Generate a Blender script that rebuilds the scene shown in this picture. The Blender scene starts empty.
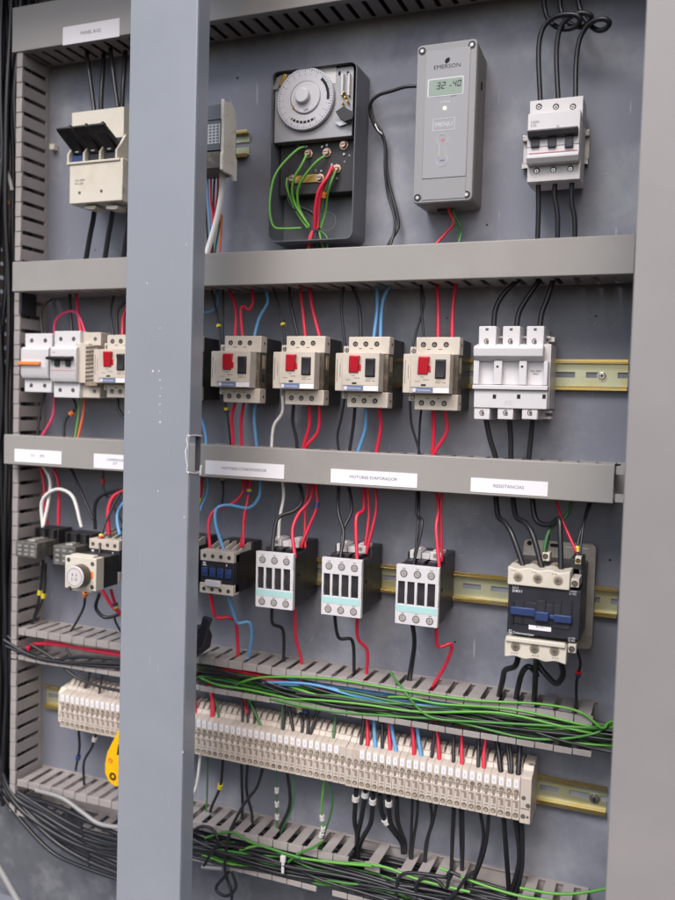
import bpy, math, random
from mathutils import Vector, Matrix
random.seed(7)
COL = bpy.context.scene.collection
rad = math.radians
# ---------------------------------------------------------------- camera model (solved from the photograph's vanishing points)
R = [[0.9293736875, -0.0290380347, 0.3679963878],
     [0.0456094530, 0.9982954995, -0.0364125479],
     [-0.3663117889, 0.0506249779, 0.9291139784]]
F = 850.98549
D = 1000.0          # camera to mounting plate, mm
def at(px, py, h=0.0):
    """point (X, Z) in mm on the plane h mm in front of the mounting plate seen at a photo pixel"""
    r = (px-337.5, py-450.0, F)
    d = [sum(r[i]*R[i][j] for i in range(3)) for j in range(3)]
    t = (D-h)/d[2]
    return t*d[0], -t*d[1]
def P(px, py, h=0.0):
    x, z = at(px, py, h)
    return (x, z, h)
# ---------------------------------------------------------------- materials
def lin(c):
    return tuple(((v/255)/12.92 if v/255 <= .04045 else ((v/255+.055)/1.055)**2.4) for v in c)
M = {}
def mat(name, col, rough=.5, metal=0., var=.12, scale=60., bump=.05, grime=None, gs=9., gmin=.45, gmax=.75, spec=.5, coat=0., trans=0.):
    m = bpy.data.materials.new(name); m.use_nodes = True
    nt = m.node_tree; N = nt.nodes; L = nt.links
    b = N['Principled BSDF']
    c = lin(col)
    tc = N.new('ShaderNodeTexCoord')
    oi = N.new('ShaderNodeObjectInfo')
    add = N.new('ShaderNodeVectorMath'); add.operation = 'ADD'
    L.new(tc.outputs['Object'], add.inputs[0])
    mul = N.new('ShaderNodeMath'); mul.operation = 'MULTIPLY'; mul.inputs[1].default_value = 7.3
    L.new(oi.outputs['Random'], mul.inputs[0]); L.new(mul.outputs[0], add.inputs[1])
    n = N.new('ShaderNodeTexNoise'); n.inputs['Scale'].default_value = scale; n.inputs['Detail'].default_value = 6
    L.new(add.outputs[0], n.inputs['Vector'])
    mx = N.new('ShaderNodeMix'); mx.data_type = 'RGBA'
    mx.inputs[6].default_value = (*[v*(1-var) for v in c], 1); mx.inputs[7].default_value = (*[min(1, v*(1+var)) for v in c], 1)
    L.new(n.outputs[0], mx.inputs[0])
    out = mx.outputs[2]
    if grime:
        g = N.new('ShaderNodeTexNoise'); g.inputs['Scale'].default_value = gs; g.inputs['Detail'].default_value = 8; g.inputs['Roughness'].default_value = .65
        L.new(add.outputs[0], g.inputs['Vector'])
        mr = N.new('ShaderNodeMapRange'); mr.inputs[1].default_value = gmin; mr.inputs[2].default_value = gmax
        L.new(g.outputs[0], mr.inputs[0])
        m2 = N.new('ShaderNodeMix'); m2.data_type = 'RGBA'
        L.new(mr.outputs[0], m2.inputs[0]); L.new(out, m2.inputs[6]); m2.inputs[7].default_value = (*lin(grime), 1)
        out = m2.outputs[2]
    L.new(out, b.inputs['Base Color'])
    rr = N.new('ShaderNodeMapRange'); rr.inputs[3].default_value = max(.02, rough-.1); rr.inputs[4].default_value = min(1, rough+.12)
    L.new(n.outputs[0], rr.inputs[0]); L.new(rr.outputs[0], b.inputs['Roughness'])
    b.inputs['Metallic'].default_value = metal
    b.inputs['Specular IOR Level'].default_value = spec
    if coat: b.inputs['Coat Weight'].default_value = coat
    if trans: b.inputs['Transmission Weight'].default_value = trans
    if bump:
        bp = N.new('ShaderNodeBump'); bp.inputs['Strength'].default_value = bump; bp.inputs['Distance'].default_value = .0006
        n3 = N.new('ShaderNodeTexNoise'); n3.inputs['Scale'].default_value = scale*6
        L.new(add.outputs[0], n3.inputs['Vector']); L.new(n3.outputs[0], bp.inputs['Height']); L.new(bp.outputs[0], b.inputs['Normal'])
    M[name] = m
    return m
mat('plate', (116, 119, 132), .42, 0, .24, 6, .08, grime=(172, 174, 182), gs=5.5, gmin=.48, gmax=.8)
mat('floor_dark', (88, 90, 98), .75, 0, .3, 45, .3, grime=(126, 127, 134), gs=26, gmin=.5, gmax=.8)
mat('paint', (139, 144, 153), .3, 0, .07, 9, .1, grime=(149, 154, 162), gs=4., gmin=.46, gmax=.9, coat=.15)
mat('paint_warm_reflect', (139, 136, 137), .4, 0, .06, 6, .08, grime=(152, 146, 148), gs=3., gmin=.45, gmax=.85, coat=.1)  # same paint as the post, with warm reflected light put into the colour
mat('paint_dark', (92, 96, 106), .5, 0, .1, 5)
mat('scratch', (168, 170, 180), .6, 0, .1, 60, 0)
mat('chip', (214, 212, 214), .5, 0, .1, 60)
mat('duct', (156, 150, 149), .5, 0, .09, 25, .05, grime=(134, 127, 124), gs=14, gmin=.5, gmax=.8)
mat('duct_cover', (152, 149, 147), .38, 0, .07, 12, .06, grime=(138, 132, 129), gs=7, gmin=.5, gmax=.85)
mat('duct_dirty', (126, 118, 114), .6, 0, .15, 25, .06, grime=(96, 88, 84), gs=14, gmin=.4, gmax=.75)
mat('paper', (232, 230, 236), .6, 0, .03, 30, .02)
mat('ink', (96, 100, 128), .7, 0, 0, 10, 0)
mat('ink_black', (38, 40, 46), .7, 0, 0, 10, 0)
mat('ink_white', (216, 216, 222), .6, 0, 0, 10, 0)
mat('term', (194, 183, 174), .45, 0, .08, 40, .05, grime=(168, 154, 142), gs=30, gmin=.5, gmax=.8)
mat('beige', (201, 192, 181), .4, 0, .06, 40, .04, grime=(172, 160, 148), gs=22, gmin=.5, gmax=.85)
mat('beige_dirty', (174, 160, 142), .65, 0, .25, 80, .3, grime=(120, 104, 84), gs=50, gmin=.42, gmax=.65)
mat('cream', (208, 202, 190), .45, 0, .05, 40, .04, grime=(190, 178, 158), gs=22, gmin=.5, gmax=.85)
mat('plate_pale', (232, 226, 216), .5, 0, .05, 40, .05, grime=(206, 198, 186), gs=30, gmin=.5, gmax=.85)
mat('white', (210, 208, 212), .38, 0, .03, 30, .03, grime=(196, 190, 192), gs=22, gmin=.55, gmax=.9)
mat('offwhite', (205, 202, 204), .4, 0, .05, 40, .04, grime=(184, 178, 176), gs=25, gmin=.5, gmax=.85)
mat('black', (40, 39, 43), .42, 0, .25, 40, .08, grime=(62, 60, 62), gs=25, gmin=.5, gmax=.8)
mat('navy', (38, 39, 48), .45, 0, .15, 40, .05, grime=(54, 54, 62), gs=20, gmin=.5, gmax=.85)
mat('smoke', (84, 76, 68), .35, 0, .25, 70, .1, grime=(128, 118, 106), gs=60, gmin=.5, gmax=.66)
mat('clear_grey', (88, 86, 82), .3, 0, .25, 90, .15, grime=(124, 120, 114), gs=60, gmin=.48, gmax=.66)
mat('hole', (18, 17, 18), .8, 0, 0, 10, 0)
mat('well', (92, 82, 76), .8, 0, .1, 60, 0)
mat('recess', (138, 125, 116), .7, 0, .1, 60, 0)
mat('hole_grey', (92, 86, 82), .8, 0, .1, 60, 0)
mat('red_knob', (188, 32, 48), .35, 0, .08, 50, .03)
mat('blue_part', (48, 70, 120), .35, 0, .15, 50, .03)
mat('blue_dark', (42, 60, 106), .4, 0, .2, 50, .03)
mat('blue_label', (104, 118, 156), .5, 0, .1, 80, 0)
mat('teal', (168, 208, 208), .5, 0, .04, 50, 0)
mat('orange', (232, 130, 60), .45, 0, .05, 50, 0)
mat('yellow_tag', (236, 182, 20), .35, 0, .08, 30, .03)
mat('steel', (196, 192, 186), .28, .9, .15, 90, .05)
mat('galv', (188, 184, 178), .42, .55, .12, 40, .05, grime=(150, 142, 130), gs=30)
mat('screw', (178, 172, 164), .32, .75, .2, 120, .1)
mat('copper', (222, 190, 168), .3, .8, .25, 120, .15)
mat('screw_pale', (186, 182, 182), .4, .35, .1, 90, .05)
mat('brass', (206, 170, 96), .3, .9, .2, 80, .1)
mat('timer_plate', (158, 158, 162), .38, .35, .08, 30, .04)
mat('dial', (192, 192, 198), .35, .1, .04, 30, .02)
mat('box_grey', (94, 98, 106), .4, .1, .08, 20, .04)
mat('casing', (142, 143, 146), .45, 0, .06, 20, .05)
mat('casing_panel', (150, 151, 156), .4, 0, .03, 20, .02)
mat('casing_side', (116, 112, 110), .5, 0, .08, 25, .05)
mat('lcd', (142, 158, 148), .25, 0, .04, 20, 0)
mat('grey_white', (196, 198, 204), .5, 0, .02, 20, 0)
mat('red_mark', (196, 110, 118), .5, 0, .02, 20, 0)
mat('blue_mark', (96, 106, 150), .5, 0, .02, 20, 0)
mat('green_clip', (214, 200, 60), .5, 0, .1, 20, 0)
mat('conduit', (150, 152, 158), .4, 0, .05, 20, .02)
for nm, c in dict(w_black=(38, 38, 43), w_red=(208, 40, 68), w_blue=(96, 152, 200), w_white=(240, 238, 236), w_green=(92, 156, 62), w_mgreen=(66, 124, 54),
                  w_dgreen=(62, 112, 66), w_pink=(206, 66, 106), w_orange=(206, 98, 66), w_grey=(140, 140, 142), w_thick=(33, 33, 38)).items():
    mat(nm, c, .36, 0, .12, 40, .02)
def led_mat():
    m = bpy.data.materials.new('led'); m.use_nodes = True
    b = m.node_tree.nodes['Principled BSDF']
    b.inputs['Base Color'].default_value = (.5, .8, .3, 1); b.inputs['Emission Color'].default_value = (.75, 1, .45, 1); b.inputs['Emission Strength'].default_value = 2.2
    M['led'] = m
led_mat()
def zinc():                                                        # yellow chromate steel: brassy with a greenish bloom
    mat('zinc', (214, 186, 110), .22, .8, .12, 30, .04, grime=(196, 180, 140), gs=30, gmin=.42, gmax=.68)
    mat('zinc_pale', (196, 200, 172), .3, .55, .12, 30, .04, grime=(196, 186, 128), gs=22, gmin=.46, gmax=.7)
zinc()
def scratch_plate():                                               # thin pale scratches and chalk marks in the plate's paint
    m = M['plate']; nt = m.node_tree; N = nt.nodes; L = nt.links; b = N['Principled BSDF']
    src = b.inputs['Base Color'].links[0].from_socket
    tc = N.new('ShaderNodeTexCoord'); mp = N.new('ShaderNodeMapping'); mp.inputs['Scale'].default_value = (20., 3., 1.6); mp.inputs['Rotation'].default_value = (0, rad(22), 0)
    L.new(tc.outputs['Object'], mp.inputs[0])
    v = N.new('ShaderNodeTexNoise'); v.inputs['Scale'].default_value = 9; v.inputs['Detail'].default_value = 3
    L.new(mp.outputs[0], v.inputs[0])
    mr = N.new('ShaderNodeMapRange'); mr.inputs[1].default_value = .70; mr.inputs[2].default_value = .74
    L.new(v.outputs[0], mr.inputs[0])
    mx = N.new('ShaderNodeMix'); mx.data_type = 'RGBA'; mx.inputs[7].default_value = (*lin((176, 178, 186)), 1)
    sc = N.new('ShaderNodeMath'); sc.operation = 'MULTIPLY'; sc.inputs[1].default_value = .5
    L.new(mr.outputs[0], sc.inputs[0]); L.new(sc.outputs[0], mx.inputs[0]); L.new(src, mx.inputs[6]); L.new(mx.outputs[2], b.inputs['Base Color'])
scratch_plate()
# ---------------------------------------------------------------- mesh building; local axes x right, z up, h out of the plate, all in mm
class MB:
    def __init__(s): s.v = []; s.f = []
    def add(s, vs, fs):
        o = len(s.v); s.v += [(x/1000, -h/1000, z/1000) for x, z, h in vs]; s.f += [tuple(i+o for i in f) for f in fs]; return s
    def box(s, x0, x1, z0, z1, h0, h1):
        x0, x1 = min(x0, x1), max(x0, x1); z0, z1 = min(z0, z1), max(z0, z1); h0, h1 = min(h0, h1), max(h0, h1)
        vs = [(x, z, h) for h in (h0, h1) for z in (z0, z1) for x in (x0, x1)]
        return s.add(vs, [(0, 2, 3, 1), (4, 5, 7, 6), (0, 1, 5, 4), (2, 6, 7, 3), (0, 4, 6, 2), (1, 3, 7, 5)])
    def hull(s, a, b):                                             # loft between two equal-length rings of (x,z,h), capped
        n = len(a); fs = [tuple(range(n))[::-1], tuple(range(n, 2*n))]
        fs += [(i, (i+1) % n, n+(i+1) % n, n+i) for i in range(n)]
        return s.add(list(a)+list(b), fs)
    def prism(s, pts, h0, h1):                                     # outline in (x,z) extruded along h
        return s.hull([(x, z, h0) for x, z in pts], [(x, z, h1) for x, z in pts])
    def prism_x(s, pts, x0, x1):                                   # outline in (h,z) extruded along x
        return s.hull([(x0, z, h) for h, z in pts], [(x1, z, h) for h, z in pts])
    def cyl(s, x, z, r, h0, h1, n=20, r1=None):
        r1 = r if r1 is None else r1
        return s.hull([(x+r*math.cos(2*math.pi*i/n), z+r*math.sin(2*math.pi*i/n), h0) for i in range(n)],
                      [(x+r1*math.cos(2*math.pi*i/n), z+r1*math.sin(2*math.pi*i/n), h1) for i in range(n)])
    def ring(s, x, z, r0, r1, h0, h1, n=28, a0=0, a1=360):
        full = a1-a0 >= 360; k = n if full else n+1
        vs = []
        for i in range(k):
            a = rad(a0+(a1-a0)*i/n)
            for r, h in ((r0, h0), (r1, h0), (r1, h1), (r0, h1)): vs.append((x+r*math.cos(a), z+r*math.sin(a), h))
        fs = []
        for i in range(n):
            j = (i+1) % k
            for q in range(4): fs.append((i*4+q, j*4+q, j*4+(q+1) % 4, i*4+(q+1) % 4))
        if not full: fs += [(0, 1, 2, 3), (n*4+3, n*4+2, n*4+1, n*4)]
        return s.add(vs, fs)
    def tube(s, pts, r, n=8, cap=True):
        pts = [Vector(p) for p in pts]; m = len(pts); vs = []; up = Vector((.13, .2, 1)).normalized()
        nrm = None
        for i in range(m):
            t = (pts[min(i+1, m-1)]-pts[max(i-1, 0)]).normalized()
            if nrm is None:
                nrm = t.cross(up).normalized()
            else:
                nrm = (nrm-t*nrm.dot(t)).normalized()
            bi = t.cross(nrm)
            rr = r[i] if isinstance(r, (list, tuple)) else r
            for k in range(n):
                a = 2*math.pi*k/n; q = pts[i]+nrm*(rr*math.cos(a))+bi*(rr*math.sin(a)); vs.append(tuple(q))
        fs = [(i*n+k, i*n+(k+1) % n, (i+1)*n+(k+1) % n, (i+1)*n+k) for i in range(m-1) for k in range(n)]
        if cap: fs += [tuple(range(n))[::-1], tuple(range((m-1)*n, m*n))]
        return s.add(vs, fs)
    def build(s, name, material, parent=None, bev=0., seg=2, smooth=35):
        me = bpy.data.meshes.new(name); me.from_pydata(s.v, [], s.f)
        import bmesh
        bm = bmesh.new(); bm.from_mesh(me); bmesh.ops.recalc_face_normals(bm, faces=bm.faces); bm.to_mesh(me); bm.free()
        me.materials.append(M[material] if isinstance(material, str) else material)
        for p in me.polygons: p.use_smooth = True
        me.set_sharp_from_angle(angle=rad(smooth))
        o = bpy.data.objects.new(name, me); COL.objects.link(o)
        if parent is not None: o.parent = parent
        if bev:
            b = o.modifiers.new('bevel', 'BEVEL'); b.width = bev/1000; b.segments = seg; b.limit_method = 'ANGLE'; b.angle_limit = rad(40)
            b.use_clamp_overlap = True
        return o
def rrect(x0, x1, z0, z1, r, n=5):
    pts = []
    for cx, cz, a in ((x1-r, z1-r, 0), (x0+r, z1-r, 90), (x0+r, z0+r, 180), (x1-r, z0+r, 270)):
        for i in range(n+1):
            t = rad(a+90*i/n); pts.append((cx+r*math.cos(t), cz+r*math.sin(t)))
    return pts
def tag(o, label=None, cat=None, group=None, kind=None):
    if label: o['label'] = label
    if cat: o['category'] = cat
    if group: o['group'] = group
    if kind: o['kind'] = kind
    return o
class T:                                                            # a thing and its origin, so that pixels can be read off in its own frame
    def __init__(s, name, X, Z, label, cat, group=None):
        s.X, s.Z = X, Z
        o = bpy.data.objects.new(name, None); COL.objects.link(o); o.empty_display_size = .01
        o.location = (X/1000, 0, Z/1000); s.o = tag(o, label, cat, group)
    def rel(s, px, py, h):
        x, z = at(px, py, h); return x-s.X, z-s.Z
def copy_tree(o, parent=None):
    c = o.copy(); COL.objects.link(c); c.parent = parent
    for ch in list(o.children): copy_tree(ch, c)
    return c
def text(body, x, z, h, size, material, parent, name='lettering', align='CENTER', sx=1., bold=0., rotz=0., ext=.05):
    cu = bpy.data.curves.new(name, 'FONT'); cu.body = body; cu.size = size/1000; cu.align_x = align; cu.align_y = 'CENTER'
    cu.extrude = ext/1000; cu.offset = bold/1000; cu.resolution_u = 2
    t = bpy.data.objects.new(name, cu); COL.objects.link(t)
    dg = bpy.context.evaluated_depsgraph_get()
    me = bpy.data.meshes.new_from_object(t.evaluated_get(dg))
    bpy.data.objects.remove(t); bpy.data.curves.remove(cu)
    ca, sa = math.cos(rotz), math.sin(rotz)
    for v in me.vertices:
        a, b, c = v.co; a *= sx; a, b = a*ca-b*sa, a*sa+b*ca
        v.co = (a+x/1000, -h/1000-c, b+z/1000)
    me.flip_normals()
    me.materials.clear(); me.materials.append(M[material])
    o = bpy.data.objects.new(name, me); COL.objects.link(o); o.parent = parent
    return o
def screw(parent, x, z, h, r=2.6, material='screw', cross=True, rot=None, name='screw'):
    a = random.uniform(0, 3.14) if rot is None else rot
    m = MB(); m.cyl(x, z, r, h-1.2, h, 18, r*.86)
    o = m.build(name, material, parent)
    return o
def socket(parent, x, z, h, r=3.2, sr=2.5, material='screw', rim='hole', name='screw'):
    """terminal screw: dark countersunk rim, round head with a cross slot"""
    m = MB(); m.cyl(x, z, r, h-.6, h+.12, 20); a = m.build('screw_hole', rim, parent)
    m = MB()
    ca = random.uniform(0, 1.5)
    m.cyl(x-.1, z-.35, sr, h-.4, h+.28, 18, sr*.8)
    b = m.build(name, material, parent)
    m = MB()
    for q in (0, math.pi/2):
        c, s_ = math.cos(ca+q), math.sin(ca+q); w = .32; l = sr*.7
        m.prism([(x-.1+c*l-s_*w, z-.35+s_*l+c*w), (x-.1-c*l-s_*w, z-.35-s_*l+c*w), (x-.1-c*l+s_*w, z-.35-s_*l-c*w), (x-.1+c*l+s_*w, z-.35+s_*l-c*w)], h+.2, h+.34+.02*q)
    m.build('slot', 'hole', b)
# ---------------------------------------------------------------- wires
def catmull(P_, n=7):
    pts = [Vector(p) for p in P_]
    if len(pts) == 2: return [pts[0].lerp(pts[1], i/4) for i in range(5)]
    q = [pts[0]*2-pts[1]]+pts+[pts[-1]*2-pts[-2]]; out = []
    for i in range(1, len(q)-2):
        a, b, c, d = q[i-1:i+3]
        for k in range(n):
            t = k/n
            out.append(.5*((2*b)+(c-a)*t+(2*a-5*b+4*c-d)*t*t+(3*b-a-3*c+d)*t**3))
    out.append(pts[-1]); return out
CN = dict(w_black='black', w_red='red', w_blue='light blue', w_white='white', w_green='bright green', w_mgreen='mid green', w_dgreen='dark green', w_pink='pinkish red', w_orange='orange red', w_grey='grey', w_thick='thick black')
WL = []
MK = dict(y='green_clip', o='orange', b='blue_part', w='offwhite', r='red_knob')
def wire(col, r, pts, h=(35, 45), marks=(), label=None, where=None, group=None, ext=(0, 0), name=None):
    """pts: photo pixels; h: heights above the plate, spread evenly along the points; ext: mm to run on at either end"""
    n = len(pts); H = [h[0]+(h[-1]-h[0])*i/(n-1) for i in range(n)] if len(h) == 2 else list(h)
    W = [Vector(P(p[0], p[1], H[i])) for i, p in enumerate(pts)]
    if ext[0]: d = (W[0]-W[1]).normalized(); d = Vector((d.x*.3, abs(d.y) if d.y > 0 else d.y, 0)).normalized(); W.insert(0, W[0]+d*ext[0])
    if ext[1]: d = (W[-1]-W[-2]).normalized(); d = Vector((d.x*.3, d.y, 0)).normalized(); W.append(W[-1]+d*ext[1])
    C = catmull(W); base = C[0].copy()
    thick = r >= 2.75
    if not thick and r > 1.25: r *= 1.08
    nm = name or ('power_cable' if thick else 'wire')
    m = MB(); m.tube([p-base for p in C], r, 10 if thick else 8)
    o = m.build(nm, 'w_thick' if (col == 'w_black' and thick) else col, smooth=60)
    o.location = (base.x/1000, -base.z/1000, base.y/1000)
    o['category'] = 'cable' if thick else 'wire'
    WL.append((o, ('thick ' if thick else '')+CN[col]+(' cable' if thick else ' wire'), where, label, group, base.x))
    for t, c in marks:
        k = max(1, min(len(C)-2, int(t*(len(C)-1)))); d = (C[k+1]-C[k-1]).normalized()
        cs = c if len(c) > 1 else c+c
        for j, cc in enumerate(cs):
            a = C[k]-base+d*(j*3.4-3.4); b2 = a+d*3.1
            MB().tube([a, b2], r+1.7, 10).build('marker_sleeve', MK[cc] if cc != 'k' else 'black', o)
    return o
def finish_wire_labels():
    from collections import defaultdict
    g = defaultdict(list)
    for w in WL:
        if w[3]: w[0]['label'] = w[3]; 
        else: g[(w[1], w[2])].append(w)
        if w[4]: w[0]['group'] = w[4]
    for (c, where), ws in g.items():
        ws.sort(key=lambda w: w[5]); n = len(ws)
        for i, w in enumerate(ws):
            if w[4] and w[4].startswith('same:'):
                w[0]['group'] = w[4][5:]; w[0]['label'] = f'{c} {where}'; continue
            if n == 1: w[0]['label'] = f'{c} {where}'
            elif n == 2: w[0]['label'] = f"{('left', 'right')[i]} one of two {c}s {where}"
            else: w[0]['label'] = f"{(['leftmost', 'second', 'third', 'fourth', 'fifth', 'sixth', 'seventh', 'eighth', 'ninth'][min(i, 8)]) if i < n-1 else 'rightmost'} of {n} {c}s {where}"
            w[0]['group'] = w[4] or 'wires '+where
# ================================================================ THE SETTING
m = MB(); m.box(-1060, 330, -800, 640, -2, 0)
tag(m.build('mounting_plate', 'plate'), 'blue grey painted steel mounting plate behind everything', None, None, 'structure')
pl = bpy.data.objects['mounting_plate']
for px, py, r_ in ((237.5, 78, 1.6), (596, 250*.0+316, 1.2), (447, 318, .9), (455, 642, 1.3), (610, 560, 1.4), (95, 640*.0+250, 1.1), (640*.0+487, 470*.0+225, 1.2)):
    x, z = at(px, py); MB().cyl(x, z, r_, -.2, .25, 12).build('drill_hole', 'hole', pl)
for k in range(46):                                                # scratches and chalk ticks in the plate's paint
    px, py, a_, l_ = random.choice(((445, 530), (480, 545), (600, 175), (420, 660), (250, 110), (590, 330), (520, 720), (455, 520), (310, 640), (470, 20), (90, 240), (560, 640))), 0, 0, 0
    px, py = px[0]+random.uniform(-26, 26), px[1]+random.uniform(-20, 20); x, z = at(px, py)
    a_ = random.choice((rad(60), rad(105), rad(20)))+random.uniform(-.3, .3); l_ = random.uniform(1.5, 9); ww = random.uniform(.12, .32); c, s_ = math.cos(a_), math.sin(a_)
    MB().prism([(x-c*l_, z-s_*l_), (x+s_*ww, z-c*ww), (x+c*l_, z+s_*l_), (x-s_*ww, z+c*ww)], -.1, .12).build('paint_scratch', 'scratch', pl)
m = MB(); m.box(-1060, 330, -760, -601, 0, 1.2)  # thin sheet in a darker mottled grey over the lower plate
tag(m.build('floor_plate', 'floor_dark'), 'darker mottled strip of plate below the bottom duct', None, None, 'structure')
# ================================================================ CABINET FRAME
H_F = 200
cab = T('cabinet_frame', -530, -760, 'grey steel cabinet frame with a vertical centre post and wide right flange', 'cabinet')
def C_(x, z): return x-cab.X, z-cab.Z
xL, xR = -574-cab.X, -489-cab.X
zt, zb = 1400, 0
m = MB()
zn0, zn1 = at(190, 472, H_F)[1]-cab.Z, at(190, 437, H_F)[1]-cab.Z
m.box(xL, xR, zb, zt, H_F-2, H_F)                                   # face
m.box(xL, xL+2, zb, zt, H_F-26, H_F-2.0)
for a, b in ((zb, zn0), (zn1, zt)):
    m.box(xR-2, xR, a, b, H_F-26, H_F-2.0)                          # right return, interrupted by the torn latch slot
post = m.build('centre_post', 'paint', cab.o, bev=1.4, seg=3)
m = MB()
e = [(xR+.3, zn1+1.5), (xR-2, zn1+2.5), (xR-3.2, zn1-3), (xR-1.6, zn1-9), (xR-4.2, (zn0+zn1)/2+4), (xR-3.6, (zn0+zn1)/2-4), (xR-1.4, zn0+7), (xR-2.6, zn0+1), (xR+.3, zn0-1.5)]
m.tube([(x, z, H_F-.2) for x, z in e], [.7, .5, .8, .55, .9, .6, .75, .5, .7], 6)
m.tube([(xR, zn1+1.2, H_F), (xR+.4, zn1+1.5, H_F-12), (xR, zn1+.5, H_F-26)], .9, 6)
m.tube([(xR, zn0-.5, H_F), (xR+.8, zn0-2.5, H_F-12), (xR+.3, zn0-1.5, H_F-26)], 1.0, 6)
m.tube([(xR+.3, zn0+6, H_F-26), (xR+.5, zn0-1, H_F-24), (xR+1.2, zn0-5, H_F-22)], 1.3, 6)
m.build('torn_slot_edge', 'chip', post)
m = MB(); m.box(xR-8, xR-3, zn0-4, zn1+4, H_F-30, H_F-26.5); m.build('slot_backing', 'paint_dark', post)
# chips in the post's paint: little pale flakes
m = MB()
for px, py, s in ((160, 328, .8), (159, 371, .9), (160, 380, .8), (161, 388, .6), (160, 396, .8), (160, 404, .7), (160, 412, .6), (160, 422, 1.0), (153, 371, 1.1), (158, 491, .8), (184, 517, .8), (183, 752, .9), (129, 412, .7), (147, 283, .6), (186, 245, .7), (159, 405, .6)):
    x, z = at(px, py, H_F); n = random.randint(5, 7); x, z = C_(x, z)
    m.prism([(x+s*random.uniform(.6, 1.2)*math.cos(2*math.pi*k/n), z+s*random.uniform(.8, 1.9)*math.sin(2*math.pi*k/n)) for k in range(n)], H_F-.2, H_F+.12)
m.build('paint_chip', 'chip', post)
for px, py, l_, a_ in ((150, 60, 9, 80), (178, 140, 6, 60), (140, 210, 7, 100), (172, 265, 12, 85), (150, 330, 5, 40), (168, 450, 8, 95), (140, 560, 10, 88), (172, 610, 6, 70), (150, 660, 12, 91), (158, 668, 8, 88), (136, 745, 5, 30), (168, 800, 9, 97), (146, 850, 7, 80), (184, 320, 5, 90), (188, 210, 6, 92)):
    x, z = C_(*at(px, py, H_F)); c, s_ = math.cos(rad(a_)), math.sin(rad(a_)); ww = .16
    MB().prism([(x-c*l_, z-s_*l_), (x+s_*ww, z-c*ww), (x+c*l_, z+s_*l_), (x-s_*ww, z+c*ww)], H_F-.1, H_F+.06).build('paint_scratch', 'scratch', post)
xF = -39-cab.X
m = MB(); m.box(xF, xF+330, zb, zt, H_F-2, H_F); m.box(xF, xF+2, zb, zt, H_F-18, H_F-2)
m.build('side_flange', 'paint_warm_reflect', cab.o, bev=1.4, seg=3)
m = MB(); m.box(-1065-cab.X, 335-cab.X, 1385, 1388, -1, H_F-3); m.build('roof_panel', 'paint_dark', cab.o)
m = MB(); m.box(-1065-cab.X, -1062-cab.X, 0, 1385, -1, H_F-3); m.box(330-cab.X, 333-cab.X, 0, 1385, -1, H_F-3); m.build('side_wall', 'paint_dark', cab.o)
m = MB(); m.box(-1060-cab.X, 330-cab.X, -38, -35, -1, H_F-3); m.build('floor_panel', 'paint', cab.o)
# ================================================================ CABLE DUCTS
PITCH = 20.3
def slotted(mb, a0, a1, w, t, H, lip, horiz=True, gap=5.8, root=4.5, skip=(), phase=0., hd=4., inset=.45):
    """a slotted wall running a0..a1 at position w (z, or x when not horiz), t thick, H deep; lip = signed length of the folded tooth tip"""
    def bx(p0, p1, q0, q1, h0, h1):
        if horiz: mb.box(p0, p1, q0, q1, h0, h1)
        else: mb.box(q0, q1, p0, p1, h0, h1)
    bx(a0, a1, w, w+t, 0, root)
    n = int((a1-a0-phase)/PITCH)+1
    for i in range(-1, n+1):
        p = a0+phase+i*PITCH; q = p+PITCH
        p_, q_ = max(p, a0), min(q, a1)
        if q_-p_ < 4: continue
        j = random.uniform(-.25, .25)
        if i in skip:
            continue
        l0 = max(p+gap/2, a0); l1 = min(q-gap/2, a1)
        if l1-l0 > 1.5: bx(l0, l1, w, w+t, root, H-hd)
        # rounded slot root
        c0, c1 = max(p+inset, a0), min(q-inset, a1)
        dz = random.uniform(-.35, .35)
        bx(c0, c1, w+dz, w+t+dz, H-hd, H-1.6)
        if lip > 0: bx(c0, c1, w+dz, w+t+lip+dz, H-1.6, H)
        else: bx(c0, c1, w+lip+dz, w+t+dz, H-1.6, H)
def duct(name, x0, x1, z0, z1, H, label, cover=None, lip=(7, -7), phase=0, skipT=(), skipB=(), matl='duct', gap=6.2):
    t = T(name, x0, z0, label, 'cable duct', 'slotted cable ducts')
    w = x1-x0; g = z1-z0
    m = MB(); m.box(0, w, 2, g-2, .4, 2.2); m.build('duct_base', matl, t.o)
    m = MB(); slotted(m, 0, w, g-1.8, 1.8, H, lip[1], phase=phase, skip=skipT, gap=gap); m.build('upper_wall', matl, t.o, bev=.3, seg=1)
    m = MB(); slotted(m, 0, w, 0, 1.8, H, lip[0], phase=phase, skip=skipB, gap=gap); m.build('lower_wall', matl, t.o, bev=.3, seg=1)
    if cover is not None:
        c0, c1 = cover
        m = MB(); m.prism_x([(H-7, -1.7), (H+.2, -1.7), (H+2.2, -.8), (H+2.2, g+.8), (H+.2, g+1.7), (H-7, g+1.7), (H-7, g+.3), (H+.1, g+.3), (H+.1, -.3), (H-7, -.3)], c0-x0, c1-x0)
        m.build('duct_cover', 'duct_cover', t.o, bev=.5)
    return t
def sticker(t, x0, x1, z0, z1, h, body, size, sx=1.0, inkm='ink', bold=.0, dx=0, dz=0):
    m = MB(); m.box(x0, x1, z0, z1, h-.1, h+.35); s = m.build('label', 'paper', t.o)
    if body: text(body, (x0+x1)/2+dx, (z0+z1)/2+dz, h+.45, size, inkm, s, sx=sx, bold=bold)
    return s
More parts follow.
